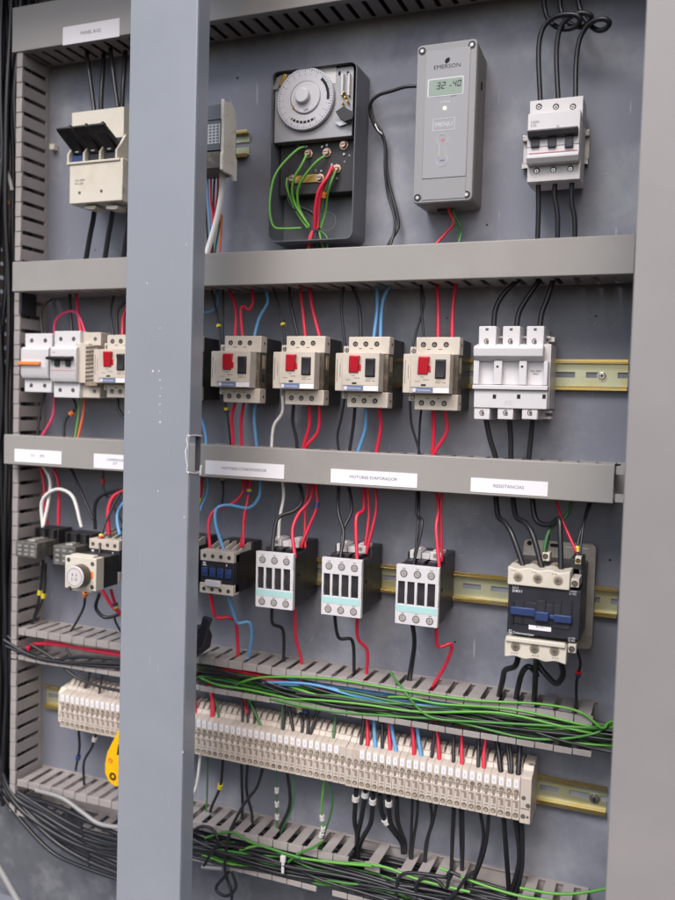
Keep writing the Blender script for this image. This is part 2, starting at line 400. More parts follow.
# top duct
d1 = duct('cable_duct', -868, 60, 474, 532, 56, 'covered grey duct along the top edge above timer and thermostat', cover=(-869, 60))
def stick_px(t, tl, br, h, *a, **k):
    x0, z1 = t.rel(*tl, h); x1, z0 = t.rel(*br, h); return sticker(t, x0, x1, z0, z1, h, *a, **k)
stick_px(d1, (63, 27.5), (119.5, 36.5), 58.4, 'PANEL B-02', 6.4, 1.0)
# second duct
d2 = duct('cable_duct', -845, -47, 145.5, 183, 73, 'covered grey duct under the timer, above the row of motor starters', cover=(-849, -45.5), phase=9)
m = MB(); m.box(-6, -1.5, -30, 2, 30, 60); m.build('end_stub', 'black', d2.o)
# third duct
d3 = duct('cable_duct', -850, -45, -91, -53, 73, 'covered grey duct with white name stickers below the motor starters', cover=(-861, -55.5), phase=4)
H3 = 75.4
stick_px(d3, (14.7, 448.7), (61.5, 464.5), H3, 'C1      (M)', 5.2, 1.0, dz=1)
stick_px(d3, (94, 453.5), (137, 470.5), H3, 'COMPRESOR\nDT', 4.6, 1.0)
stick_px(d3, (205.5, 460.2), (284, 479), H3, 'MOTORES CONDENSADOR', 5.0, .98)
stick_px(d3, (331, 468.7), (417, 488), H3, 'MOTORES EVAPORADOR', 5.0, 1.02)
stick_px(d3, (471, 477.5), (547.5, 496.5), H3, 'RESISTANCIAS', 5.0, 1.05)
# fourth duct, open
d4 = duct('cable_duct', -850, -67, -371, -326, 56, 'open grey duct full of green wires above the terminal strip', lip=(5, -7.5), phase=12)
# fifth duct, open, teeth broken out
x5 = -850
def ti(X): return int((X-x5)/PITCH)
br = [ti(at(x, 850, 56)[0]) for x in (352, 388)]+[ti(at(x, 870, 56)[0]) for x in (480, 497, 512)]
d5 = duct('cable_duct', x5, -67, -597, -545, 56, 'open grey duct of black cables along the bottom, some teeth broken off', lip=(5, -7.5), phase=0, gap=7.6, skipT=tuple(br), skipB=(3, 4, 9, 16, 23, 31))
# vertical duct at the left
v = T('cable_duct', -925, -597, 'tall vertical slotted duct running up the left edge', 'cable duct', 'slotted cable ducts')
m = MB(); m.box(2, 70, 0, 1250, .4, 2.2); m.build('duct_base', 'duct_dirty', v.o)
for a0, a1, ph in ((0, 224, 3), (226.0, 504, 7), (505, 640, 2), (641, 780, 9), (781, 1120, 5)):
    m = MB(); slotted(m, a0, a1, 70.2, 1.8, 56, -8, horiz=False, phase=ph, gap=5.4, root=7); m.build('right_wall', 'duct', v.o, bev=.3, seg=1)
m = MB(); slotted(m, 0, 1120, 0, 1.8, 56, 5, horiz=False); m.build('left_wall', 'duct_dirty', v.o)
# ================================================================ DIN RAILS
def rail(x0, x1, zc, label, material='zinc', hgt=35., slot0=4., holes=(), k=1.):
    t = T('mounting_rail', x0, zc, label, 'rail', 'metal mounting rails'); w = x1-x0; m = MB(); a = hgt/2; b = a*.8
    for s in (1, -1):
        m.box(0, w, s*a, s*b, 7.0, 8.2)
        m.box(0, w, s*b, s*(b-1.3), 1.5, 8.1)
    wb = MB()
    for s in (1, -1): wb.box(0, w, s*(b-1.3), s*3.2, .4, 1.5)
    x = 0; q = slot0
    while x < w:                                                   # web between the long slots
        wb.box(x, min(w, x+q), -3.2, 3.2, .4, 1.5); x += q+22; q = 12
    m.build('rail_flange', material, t.o, bev=.25, seg=1); wb.build('rail_web', 'zinc_pale', t.o)
    return t
r2 = rail(-845, -50, 44, 'yellowish metal rail carrying the row of motor starters', slot0=2)
zz = [at(500, 572.5, 8)[1], at(500, 602, 8)[1]]
r3 = rail(-845, -50, -210, 'yellowish metal rail carrying the row of contactors', slot0=6)
r4 = rail(-845, -52, -437.5, 'yellowish metal rail carrying the long terminal strip')
for t, px, py in ((r2, 602, 376), (r3, 590, 596), (r4, 594.5, 799)):
    x, z = t.rel(px, py, 3)
    m = MB(); m.cyl(x, z, 5.6, 1.5, 2.4, 22); m.cyl(x, z, 4.4, 2.4, 5.4, 20, 3.2); s = m.build('screw', 'steel', t.o)
    m = MB(); m.box(x-2.4, x+2.4, z-.5, z+.5, 5.2, 5.7); m.box(x-.5, x+.5, z-2.4, z+2.4, 5.2, 5.65); m.build('slot', 'hole', s)
# short rails of the upper row
tmp = at(523, 133.5, 8), at(588, 166, 8)
r1 = T('mounting_rail', tmp[0][0], (tmp[0][1]+tmp[1][1])/2, 'short pale metal rail behind the three-pole breaker', 'rail', 'metal mounting rails')
w = tmp[1][0]-tmp[0][0]; m = MB()
for s in (1, -1): m.box(0, w, s*18.5, s*13.5, 7, 8.4); m.box(0, w, s*13.5, s*12.2, 1.4, 8.3)
m.box(0, w, -12.2, 12.2, .4, 1.4); m.build('rail_body', 'galv', r1.o, bev=.3, seg=1)
for x_ in (1.5, w-1.5):
    m = MB(); m.box(x_-1.4, x_+1.4, -18.9, -16.5, 3, 8.9); m.box(x_-1.4, x_+1.4, 16.5, 18.9, 3, 8.9); m.build('rail_end', 'steel', r1.o, bev=.2, seg=1)
# ================================================================ MOTOR STARTERS
def make_starter(X, Z):
    t = T('motor_starter', X, Z, 'x', 'motor starter', 'motor starters with red and black buttons'); o = t.o
    MB().box(10.5, 60, -61, 18.5, 4, 45).build('body', 'black', o, bev=.6)
    MB().box(12.5, 59.6, -43.5, -.7, 45, 62).build('side_body', 'smoke', o, bev=.4)
    m = MB(); m.box(57.0, 60.1, -20, -3, 47, 55); m.build('side_label', 'beige_dirty', o) 
    m = MB(); m.box(57, 60.2, -36, -26, 49, 56); a = m.build('side_window', 'black', o, bev=.3)
    for nm, z0, z1, zs in (('upper_terminal_block', -.3, 20, 11.5), ('lower_terminal_block', -62.5, -44.2, -54.5)):
        m = MB(); m.box(10, 60.6, z0, z1, 44.8, 62); b = m.build(nm, 'beige', o, bev=.9)
        m = MB(); m.box(17, 19, zs-9 if zs < 0 else zs+5.5, zs-7.6 if zs < 0 else zs+7, 61.9, 62.1)
        for k, xs in enumerate((18.5, 31.5, 45)):
            socket(b, xs, zs, 62, 3.1, 2.1, 'screw')
        m = MB()
        for xs in (25, 38.5): m.box(xs-2, xs+2, zs-5.6 if zs > 0 else zs+5, zs-5.0 if zs > 0 else zs+5.7, 61.9, 62.15)
        m.box(60.3, 60.75, zs-1.6, zs+1.6, 50.5, 53.5)
        m.build('marking', 'hole', b)
    for z0, z1, zs in ((-1, 9.5, 4.6), (-52.5, -44, -48.6)):
        m = MB(); m.box(1.4, 9.8, z0, z1, 20, 56); b = m.build('auxiliary_block', 'beige', o, bev=.5)
        m = MB(); m.cyl(5.6, zs, 2.7, 55.6, 56.15, 16); m.build('screw_hole', 'hole', b)
        m = MB(); m.ring(5.6, zs, .8, 1.9, 56, 56.4, 14); m.build('screw', 'screw', b)
    m = MB(); m.box(0, 9.3, -43.8, 0, 44, 77); m.build('auxiliary_contact', 'beige', o, bev=.8)
    m = MB(); m.box(9.6, 54.3, -43.8, .2, 62, 78); m.box(9.6, 54.3, -37.2, .2, 78, 78.6); cv = m.build('front_cover', 'beige', o, bev=.9)
    m = MB(); m.hull([(17.6, -22.5, 77), (17.6, -22.5, 80.2), (19.4, -4.0, 84), (19.4, -3, 83), (19.4, -3, 77)], [(29.4, -22.5, 77), (29.4, -22.5, 80.2), (31.4, -4.0, 84), (31.4, -3, 83), (31.4, -3, 77)]); m.box(30, 32.6, -20.5, -13, 77, 79.6)
    m.build('red_button', 'red_knob', o, bev=1.0, seg=3)
    m = MB(); m.box(37.5, 50, -27.5, -6, 78, 79.0); m.build('button_frame', 'navy', o, bev=.8)
    m = MB(); m.prism_x([(78, -26.5), (81.0, -26.5), (80.0, -16), (81.8, -7), (78, -7)], 38.4, 49.1); m.build('black_button', 'black', o, bev=.8)
    m = MB(); m.box(11.5, 35.5, -43, -37.6, 78, 78.45); s = m.build('name_strip', 'blue_label', o)
    text('Telemecanique', 24.5, -40.4, 78.5, 3.0, 'ink_white', s, sx=.92)
    m = MB(); m.box(12.2, 15.8, -42.4, -38.3, 78.3, 78.55); m.build('emblem', 'ink_white', s)
    MB().box(36.2, 54.0, -43.2, -37.5, 78, 78.7).build('blank_label', 'paper', o)
    m = MB(); m.box(22, 27.5, -35.6, -33.7, 78.5, 79.0); m.build('setting_slot', 'hole', o)
    m = MB()
    for (a, b, c) in ((21, 25, -26), (24, 31, -29), (39, 45, -30.5), (38, 44, -32.4), (46, 50, -32), (14, 20, -31)): m.box(a, b, c, c+.55, 78.5, 78.75)
    m.box(2.2, 2.8, -33, -7, 76.9, 77.15); m.box(6, 6.5, -28, -12, 76.9, 77.15)
    m.build('printed_marks', 'hole_grey', o)
    return t
gx = [(-287.2, 61.8), (-369.2, 62.5), (-451.2, 63.6), (-535.6, 64.2), (-624, 65.2), (-711.5, 66.0)]
gl = ['motor starter nearest the triple white fuse holder, rightmost of its row',
      'motor starter fed by two light blue wires, second from the right',
      'motor starter with a white wire below it, third from the right',
      'motor starter just right of the grey centre post',
      'motor starter mostly hidden behind the centre post, only its dark side showing',
      'motor starter cut off by the left side of the centre post']
st = make_starter(*gx[0]); st.o['label'] = gl[0]
for (X, Z), l in list(zip(gx, gl))[1:]:
    c = copy_tree(st.o); c.location = (X/1000, 0, Z/1000); c['label'] = l; c.rotation_euler = (0, rad(random.uniform(-.8, .8)), rad(random.uniform(-.8, .8)))
# ================================================================ WHITE CONTACTORS
def make_contactor(X, Z):
    t = T('contactor', X, Z, 'x', 'contactor', 'white faced contactors'); o = t.o
    m = MB(); m.box(.8, 49.4, -66, -1.2, 44, 74); m.box(2, 49.2, -60, 9, 4, 44); m.box(8, 46, -63, -60, 10, 40)
    body = m.build('body', 'black', o, bev=.7)
    m = MB()
    for xs in (6, 19, 33): m.box(xs, xs+9.5, -1.0, 3.2, 48, 66)
    m.build('terminal_shroud', 'black', body, bev=.5)
    for xs in (7, 31): 
        m = MB(); m.box(xs, xs+13, 3, 12.5, 26, 52); m.box(xs+2, xs+11, 12.5, 14, 30, 44); b = m.build('coil_terminal', 'offwhite', o, bev=.6)
        m = MB(); m.cyl(xs+6.5, 8.2, 2.5, 51.8, 52.4, 14); m.build('screw', 'screw', b)
    MB().box(21, 30, 3, 10, 30, 50).build('coil_bridge', 'white', o, bev=.5)
    m = MB()
    for z0, z1 in ((-19, 0), (-68, -45.2)): m.box(0, 50, z0, z1, 74, 80)
    for x0, x1 in ((0, 2.4), (10.6, 13.4), (22, 25), (34, 37), (46, 50)): m.box(x0, x1, -45.2, -19, 74, 80)
    m.build('face_plate', 'white', o, bev=.35, seg=1)
    for x0, x1 in ((2.4, 10.6), (13.4, 22), (25, 34), (37, 46)):
        m = MB(); m.prism_x([(74, -45.2), (77.2, -45.2), (78.4, -36), (77.2, -30), (78.4, -19), (74, -19)], x0, x1); m.build('indicator_window', 'black', o)
    MB().box(.9, 49.1, -53.5, -46.2, 80, 80.3).build('teal_stripe', 'teal', o)
    for zs in (-9.8, -61):
        for xs in (9, 25, 41):
            m = MB(); m.ring(xs, zs, 3.5, 4.3, 79.9, 80.35, 24); a = m.build('screw_rim', 'hole_grey', o)
            m = MB(); m.cyl(xs, zs, 3.5, 79.6, 80.45, 22, 3.3); s_ = m.build('screw', 'screw_pale', a); q_ = random.uniform(0, 3); c_, n_ = math.cos(q_)*2.4, math.sin(q_)*2.4; m = MB(); m.tube([(xs-c_, zs-n_, 80.45), (xs+c_, zs+n_, 80.45)], .3, 5); m.build('slot', 'recess', s_)
    m = MB()
    for xs in (9, 25, 41): m.box(xs-2, xs+2, -4.2, -3.6, 80, 80.2); m.box(xs-2, xs+2, -55.6, -55, 80, 80.2)
    m.build('printed_marks', 'hole_grey', o)
    m = MB(); m.box(49.2, 49.9, -30, -26, 60, 64); m.cyl(49, -1, .1, 50, 51, 6); m.build('side_stud', 'hole', body)
    return t
cx = [(-286.4, -176.6), (-377.9, -177.0), (-464.5, -177.7)]
cl = ['white faced contactor under the third duct, rightmost of the three alike', 'white faced contactor in the middle of the three alike', 'white faced contactor next to the small blue and black contactor']
ct = make_contactor(*cx[0]); ct.o['label'] = cl[0]
for (X, Z), l in list(zip(cx, cl))[1:]:
    c = copy_tree(ct.o); c.location = (X/1000, 0, Z/1000); c['label'] = l; c.rotation_euler = (0, rad(random.uniform(-.6, .6)), rad(random.uniform(-.8, .8)))
# ================================================================ SMALL BLUE AND BLACK CONTACTORS
def make_small(X, Z):
    t = T('contactor', X, Z, 'x', 'contactor', 'small blue and black contactors'); o = t.o
    m = MB(); m.box(0, 47, -52, -3, 30, 76); m.box(2, 46, -46, 6, 4, 30); b = m.build('body', 'black', o, bev=.7)
    m = MB(); m.box(.4, 46.6, -41, -13, 76, 80); m.build('front_body', 'navy', o, bev=.6)
    m = MB(); m.box(0, 47, -13.4, 0, 66, 81.5); 
    m.build('upper_terminal_row', 'beige', o, bev=.6)
    m = MB(); m.box(0, 47, -54, -41, 66, 81.5); m.build('lower_terminal_row', 'beige', o, bev=.6)
    for k in range(5):
        m = MB(); x = 2+k*10.4; m.prism_x([(66, -12), (66, -.5), (40, 6.5), (32, 6.5), (32, -4)], x, x+1.6); m.build('terminal_fin', 'beige', o, bev=.3, seg=1)
    for xs in (6, 17.5, 29, 40.5):
        socket(o, xs, -7, 81.5, 2.5, 1.8, 'screw'); socket(o, xs, -48.6, 81.5, 2.5, 1.8, 'screw')
    for k in range(4):
        x = 2.5+k*11
        m = MB(); m.box(x, x+8.5, -32.5, -21.5, 80, 82.5); m.cyl(x+4, -27, 2.6, 82.5, 83.6, 16); m.build('blue_slider', 'blue_part', o, bev=.6)
    m = MB(); m.box(9, 30, -44.5, -36.5, 80, 85.5); m.build('clip_label', 'white', o, bev=1.)
    m = MB(); m.box(3, 7, -17, -15, 80, 80.3); m.box(3, 8, -19.5, -18, 80, 80.3); m.box(36, 37.4, -18, -15.5, 80, 80.3); m.build('printed_marks', 'ink_white', o)
    return t
sm = make_small(-541.8, -182.5); sm.o['label'] = 'small contactor with blue sliders and a white clip, right beside the post'
c = copy_tree(sm.o); c.location = (-.6085, 0, -.181); c['label'] = 'small contactor almost wholly behind the centre post'
sX, sZ = at(90, 538, 80)
c = copy_tree(sm.o); c.location = (sX/1000, 0, sZ/1000); c['label'] = 'small contactor behind the round dial timer, cut by the post'
# ================================================================ BIG CONTACTOR
X0, Z0 = at(508, 566, 100)
bc = T('contactor', X0, Z0, 'large dark contactor with blue bar and cream terminals at right', 'contactor'); o = bc.o
def rp(px, py, h=100): return bc.rel(495+px/6, 520+py/6, h)
m = MB(); a = rp(172, 100, 12); b = rp(580, 780, 12)
m.prism(rrect(a[0], b[0], b[1], a[1]-2, 6), 9, 12)
bp = m.build('back_plate', 'galv', o, bev=.4, seg=1)
m = MB(); x, z = rp(207, 138, 12); m.cyl(x, z, 2.8, 11.5, 12.2); x, z = rp(330, 150, 12); m.prism(rrect(x, x+12, z-2, z+2, 1.9), 11.5, 12.2); m.build('plate_hole', 'hole', bp)
m = MB(); x, z = rp(420, 160, 12); m.box(x, x+26, z-.6, z+.5, 11.8, 12.3); m.build('plate_mark', 'paper', bp)
W_ = 70.0
MB().box(1, 74, -78, -1, 12, 70).build('rear_body', 'black', o, bev=1)
a = rp(82, 385); b = rp(500, 728)
m = MB(); m.box(1.2, b[0]+.6, b[1], a[1], 60, 98.5); fb = m.build('front_body', 'navy', o, bev=1)
# raised ribs on the front
m = MB(); x0, z0 = rp(150, 500); x1, z1 = rp(430, 520)
m.box(x0-6, x1+4, z0-22, z0+2, 98.5, 99.6)
x0, z0 = rp(250, 480); x1, z1 = rp(300, 600); m.box(x0, x1, z1, z0, 98.5, 101.2)
for q in (105, 165, 345, 390, 455): x, z = rp(q, 490); m.box(x, x+1.4, z-24, z+1, 98.5, 100.8)
m.build('front_rib', 'navy', fb, bev=.4, seg=1)
x0, z0 = rp(95, 520); x1, z1 = rp(462, 590)
m = MB(); m.box(x0, x0+26, z0-7.5, z0+1, 99, 103); m.box(x0+26, x0+40, z0-10.5, z0-1, 99, 105.5); m.box(x0+40, x0+46, z0-8, z0-3.5, 99, 102.5); m.box(x0+45, x1, z0-10.5, z0-2.5, 99, 103)
m.build('blue_bar', 'blue_dark', o, bev=.9)
x0, z0 = rp(203, 612); x1, z1 = rp(335, 668); z1 = rp(203, 656)[1]; m = MB(); m.box(x0, x1, z1, z0, 98.4, 99.4); s = m.build('label', 'paper', o)
text('K-11', (x0+x1)/2, (z0+z1)/2, 99.5, 4.0, 'ink', s)
x, z = rp(104, 405); text('LC1\nD4011', x, z-1.6, 98.7, 3.9, 'ink_white', fb, align='LEFT', bold=.05)
x, z = rp(445, 425); text('13 NO\n21 NC', x, z-2, 98.7, 2.6, 'ink_white', fb, align='LEFT')
x, z = rp(437, 705); text('14 NO\n22 NC', x, z-2, 98.7, 2.6, 'ink_white', fb, align='LEFT')
x, z = rp(106, 676); text('Telemecanique', x, z, 98.7, 3.6, 'ink_white', fb, align='LEFT')
x, z = rp(90, 668); m = MB(); m.ring(x, z, 1.4, 2.1, 98.5, 98.75, 4, 45, 405); m.build('emblem', 'ink_white', fb)
def scallop(x0, x1, z0, z1, up, n=3, amp=2.):
    pts = [(x0, z0 if up else z1), (x1, z0 if up else z1)]; zz = z1 if up else z0; k = 24
    for i in range(k+1):
        u = i/k; pts.append((x1+(x0-x1)*u, zz+(1 if up else -1)*amp*(.5+.5*math.cos(2*math.pi*n*u))-(amp*.5 if up else -amp*.5)))
    return pts
a = rp(80, 276); b = rp(448, 405); b = (b[0], rp(80, 384)[1])
m = MB(); m.prism(scallop(a[0], b[0], b[1], a[1]-1, True), 72, 101.5); tb = m.build('upper_terminal_block', 'cream', o, bev=.8)
m = MB(); m.prism(scallop(a[0], b[0], b[1]+3, a[1]-1.5, True), 46, 72); m.build('upper_shroud', 'beige_dirty', o, bev=.8)
for q in (140, 258, 380):
    x, z = rp(q, 340+ (q-140)*.09); m = MB(); m.cyl(x, z, 5.2, 101.2, 101.8, 26); r_ = m.build('screw_hole', 'beige_dirty', tb)
    m = MB(); m.cyl(x, z-.4, 4.2, 101.4, 102.5, 22, 3.6); s_ = m.build('screw', 'screw', tb); m = MB(); m.box(x-2.6, x+2.6, z-.65, z-.15, 102.3, 102.7); m.box(x-.25, x+.25, z-2.9, z+2.1, 102.3, 102.65); m.build('slot', 'hole', s_)
a = rp(62, 700); b = rp(427, 845); b = (b[0], rp(62, 812)[1])
m = MB(); m.prism(scallop(a[0], b[0], b[1], a[1]-2, False), 60, 101.5); m.box(a[0]+1, b[0]-1, a[1]-3.5, a[1]+1.2, 97, 104.2); lb = m.build('lower_terminal_block', 'cream', o, bev=.8)
for q in (125, 238, 358):
    x, z = rp(q, 757+(q-125)*.12); m = MB(); m.cyl(x, z, 5.2, 101.2, 101.8, 26); m.build('screw_hole', 'beige_dirty', lb)
    m = MB(); m.cyl(x, z-.4, 4.2, 101.4, 102.5, 22, 3.6); s_ = m.build('screw', 'screw', lb); m = MB(); m.box(x-2.6, x+2.6, z-.65, z-.15, 102.3, 102.7); m.box(x-.25, x+.25, z-2.9, z+2.1, 102.3, 102.65); m.build('slot', 'hole', s_)
m = MB()
for q in (115, 240, 360):
    for dy in (300, ): x, z = rp(q-15, dy+(q-115)*.09); m.box(x, x+1.2, z-.3, z+.3, 101.4, 101.7); m.box(x+2.6, x+4.4, z-.3, z+.3, 101.4, 101.7)
    x, z = rp(q-15, 795+(q-115)*.12); m.box(x, x+1.2, z-.5, z+.6, 101.4, 101.7); m.box(x+2.6, x+3.6, z-.5, z+.6, 101.4, 101.7); m.box(x+5, x+6.2, z-.5, z+.6, 101.4, 101.7)
m.build('printed_marks', 'hole_grey', lb)
for (q, w_) in ((455, 352), (437, 745)):
    x0, z0 = rp(q, w_); m = MB(); m.box(x0, x0+8.2, z0-9, z0, 70, 98.8); b = m.build('auxiliary_terminal', 'beige', o, bev=.5)
    socket(b, x0+4, z0-5.2, 98.8, 3.2, 2.6, 'screw')
x0, z0 = rp(500, 225, 70); m = MB(); m.box(x0-8, x0+4, z0-24, z0-2, 30, 70); b = m.build('coil_terminal', 'black', o, bev=.6); m = MB(); m.box(x0-3, x0+3, z0-7, z0+1, 60, 71.5); m.build('terminal_clamp', 'cream', b, bev=.5)
socket(b, x0, z0-3.5, 71.5, 2.7, 2.2, 'brass')
x0, z0 = rp(283, 195, 60); m = MB(); m.box(x0, x0+8, z0-9, z0, 40, 60); b = m.build('coil_terminal', 'cream', o, bev=.5); socket(b, x0+3.6, z0-4, 60, 3, 2.4, 'screw')
# ================================================================ TRIPLE WHITE FUSE HOLDER
X0, Z0 = at(473, 356, 60)
fh = T('fuse_holder', X0, Z0, 'white three-pole fuse holder right of the motor starters', 'fuse holder'); o = fh.o
def rf(px, py, h=60): return fh.rel(465+px/7.105, 310+py/7.105, h)
a = rf(62, 250); b = rf(590, 780)
MB().box(a[0]+1, b[0]-1, b[1]+12, a[1]+2, 4, 50).build('body', 'offwhite', o, bev=.8)
for q in (100, 270, 440):
    x0, z1 = rf(q, 115, 52); x1, z0 = rf(q+118, 252, 52)
    m = MB(); m.box(x0, x1, z0-3, z1, 6, 52); b_ = m.build('upper_terminal', 'white', o, bev=.9)
    m = MB(); m.box(x0+7.5, x0+10.8, z1-5, z1-2.2, 51.8, 52.2); m.build('slot', 'hole_grey', b_)
    xc, zc = rf(q+55, 222, 52); m = MB(); m.ring(xc, zc, 2.2, 3.1, 51.9, 52.4, 24, 60, 320); m.cyl(xc+.6, zc-.2, 1.7, 51.8, 52.3); m.build('screw', 'hole_grey', b_)
for q in (220, 390, 555):                                       # little side clips between the poles
    x0, z1 = rf(q, 185, 34); m = MB(); m.box(x0-2, x0+8, z1-2.6, z1, 20, 34); m.box(x0-1, x0+5.5, z1-9, z1-2.6, 20, 30)
    m.build('rail_clip', 'offwhite', o, bev=.4)
x0, z1 = rf(575, 185, 30); m = MB(); m.box(x0-4, x0+9.5, z1-6.5, z1-1, 12, 30); m.box(x0-4, x0+5, z1-13, z1-8.5, 12, 30); m.build('rail_clip', 'offwhite', o, bev=.4)
a = rf(62, 250, 64); b = rf(548, 355, 64)
m = MB(); m.prism_x([(40, b[1]-1), (56, b[1]-1), (64, b[1]+4), (65, a[1]-3), (61, a[1]), (40, a[1])], a[0], b[0]+.5); m.build('pull_handle', 'white', o, bev=.8, seg=3)
a = rf(58, 385); b = rf(590, 535)
for q0, q1 in ((60, 98), (205, 262), (383, 438), (560, 588)):
    x0, _ = rf(q0, 400); x1, _ = rf(q1, 400); m = MB(); m.box(x0, x1, b[1], a[1]+4, 48, 59.5); m.build('partition', 'white', o, bev=.5)
x0, z1 = rf(98, 360, 52); x1, z0 = rf(560, 535, 52); m = MB(); m.box(x0, x1, z0, z1, 46, 51); fd = m.build('fuse_drawer', 'white', o, bev=.4)
m = MB()
for q in (90, 262, 437): x0, z1 = rf(q, 410, 52); m.box(x0, x0+1.5, z1-13.5, z1, 50, 51.4)
m.build('shadow_gap', 'hole_grey', fd)
for q in (230, 405): x, z = rf(q, 402); MB().cyl(x, z, 1.3, 59.2, 59.8, 12).build('pin_hole', 'hole', o)
x, z = rf(510, 438, 52); text('32A 690V\n14x51', x-1, z-1, 51.2, 3.0, 'hole_grey', fd, bold=.03)
a = rf(52, 530, 62); b = rf(585, 572, 62); MB().box(a[0], b[0], b[1], a[1], 46, 62).build('lower_ledge', 'white', o, bev=.8)
a = rf(60, 572); b = rf(585, 700); m = MB(); m.box(a[0]+.5, b[0]-1, b[1]-1, a[1]+1, 30, 58.5); lo = m.build('lower_body', 'white', o, bev=.6)
for q in (65, 232, 405):
    x0, z1 = rf(q, 700, 57); x1, z0 = rf(q+108, 780, 57); m = MB(); m.box(x0, x1, z0, z1+1, 6, 57); b_ = m.build('lower_terminal', 'white', o, bev=.9)
    xc, zc = rf(q+58, 730, 57); m = MB(); m.ring(xc, zc, 2.3, 3.2, 56.9, 57.4, 24, 60, 320); m.cyl(xc+.5, zc-.2, 1.7, 56.8, 57.3); m.build('screw', 'hole_grey', b_)
for q in (198, 370, 550): x0, z1 = rf(q, 600, 58.5); m = MB(); m.box(x0, x0+3.6, z1-4.6, z1, 58, 58.8); m.build('slot', 'hole', lo)
x0, z1 = rf(565, 712, 30); m = MB(); m.box(x0-4, x0+7, z1-3.2, z1, 12, 30); m.box(x0-4, x0+7, z1-10, z1-6.8, 12, 30); m.box(x0-5, x0+.5, z1-6.8, z1-3.2, 12, 30); m.build('rail_clip', 'offwhite', o, bev=.4)
x, z = rf(308, 662, 58.5); text('F5', x, z, 58.7, 7.5, 'grey_white', lo, sx=1.3, bold=-.1)
# ================================================================ THREE POLE BREAKER (upper right)
X0, Z0 = at(529, 100, 56)
bk = T('circuit_breaker', X0, Z0, 'grey white three-pole breaker with black toggle bar, upper right', 'circuit breaker'); o = bk.o
def rb(px, py, h=60): return bk.rel(515+px/7.94, 85+py/7.94, h)
a = rb(120, 120, 52); b = rb(520, 745, 52)
MB().box(a[0]+.5, b[0]-1.2, b[1]+1, a[1]-1.2, 8, 50).build('body', 'offwhite', o, bev=.6)
m = MB(); m.box(a[0], b[0]-.6, b[1]+64, a[1]-1, 20, 52); ub = m.build('upper_terminal_block', 'offwhite', o, bev=.7)
m = MB(); m.box(a[0], b[0]-.6, b[1], b[1]+20, 20, 52); lbk = m.build('lower_terminal_block', 'offwhite', o, bev=.7)
c0 = rb(102, 225, 66); c1 = rb(503, 590, 66)
m = MB(); m.box(c0[0], c1[0], c1[1]+17, c0[1], 50, 64); m.prism_x([(50, c1[1]), (62, c1[1]), (66, c1[1]+5), (66, c1[1]+8), (63.5, c1[1]+8.5), (63.5, c1[1]+17), (50, c1[1]+17)], c0[0], c1[0])
fr = m.build('front', 'white', o, bev=.7)
x0, z1 = rb(100, 358, 72); x1, z0 = rb(497, 388, 72)
m = MB(); m.prism_x([(64, z0), (71, z0+1.2), (73, z1-1.5), (71, z1), (64, z1)], x0, x1); m.build('toggle_bar', 'black', o, bev=.7)
for q in (128, 262, 397):
    x0, z1 = rb(q, 412, 66); x1, z0 = rb(q+63, 490, 66); MB().box(x0, x1, z0, z1+1, 63, 66.4).build('toggle', 'navy', o, bev=.5)
for q in (190, 325, 460): x, z = rb(q, 172, 52); socket(ub, x, z, 52, 3.3, 2.7, 'steel')
for q in (172, 305, 440): x, z = rb(q, 680-(q-172)*.06, 52); socket(lbk, x, z, 52, 3.3, 2.7, 'steel')
x, z = rb(125, 312, 64); text('C60N\nC32', x, z, 64.1, 3.6, 'hole_grey', fr, align='LEFT')
x, z = rb(340, 330, 64); text('III', x, z, 64.1, 3.6, 'hole_grey', fr)
m = MB(); x0, z = rb(110, 548, 64); x1, _ = rb(495, 520, 64); m.box(x0, x1, z-.1, z+.5, 63.4, 64.2); m.build('red_line', 'red_mark', fr)
x, z = rb(225, 440, 64); text('O-OFF', x, z, 64.1, 1.9, 'ink', fr); x, z = rb(360, 430, 64); text('O-OFF', x, z, 64.1, 1.9, 'ink', fr)
# ================================================================ THERMOSTAT
X0, Z0 = at(417.5, 46, 55)
th = T('digital_controller', X0, Z0, 'grey plastic digital controller showing 32 and -40 on its display', 'controller'); o = th.o
def rt(px, py, h=55): return th.rel(px, py, h)
x1, _ = rt(477.5, 42); _, z0 = rt(412, 203); w = x1
z0 -= 1
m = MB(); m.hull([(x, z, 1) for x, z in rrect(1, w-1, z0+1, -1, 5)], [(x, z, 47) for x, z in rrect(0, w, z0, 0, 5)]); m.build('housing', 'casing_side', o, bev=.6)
m = MB(); m.prism(rrect(0, w, z0, 0, 5), 48, 55); m.build('lid', 'casing', o, bev=1.2, seg=3)
a = rt(427, 53, 56); b = rt(465, 175, 56); m = MB(); m.box(a[0]-1, b[0]+1, b[1]-1, a[1]+1.5, 54.8, 55.9); fp = m.build('front_panel', 'casing_panel', o, bev=.3, seg=1)
m = MB(); m.box(a[0]-1, b[0]+1, z0+3, b[1]-1.6, 54.8, 55.7); m.build('lower_panel', 'casing', o, bev=.3, seg=1)
for x, z in ((6, -6.5), (w-6, -6.5), (6, z0+6.5), (w-6, z0+6.5)):
    m = MB(); m.ring(x, z, 3.0, 4.2, 54.9, 55.5, 22); m.cyl(x, z, 3.0, 54.5, 55.1); a_ = m.build('screw_well', 'navy', o)
    m = MB(); m.cyl(x, z-.2, 2.6, 54.9, 56.4, 18, 1.9); m.build('screw', 'steel', a_)
def z3(px, py, h=56): return th.rel(405+px/7.105, 35+py/7.105, h)
xc, zc = z3(300, 222); text('EMERSON', xc, zc, 56.0, 6.2, 'ink_black', fp, sx=1.15)
xc, zc = z3(302, 180)
m = MB()
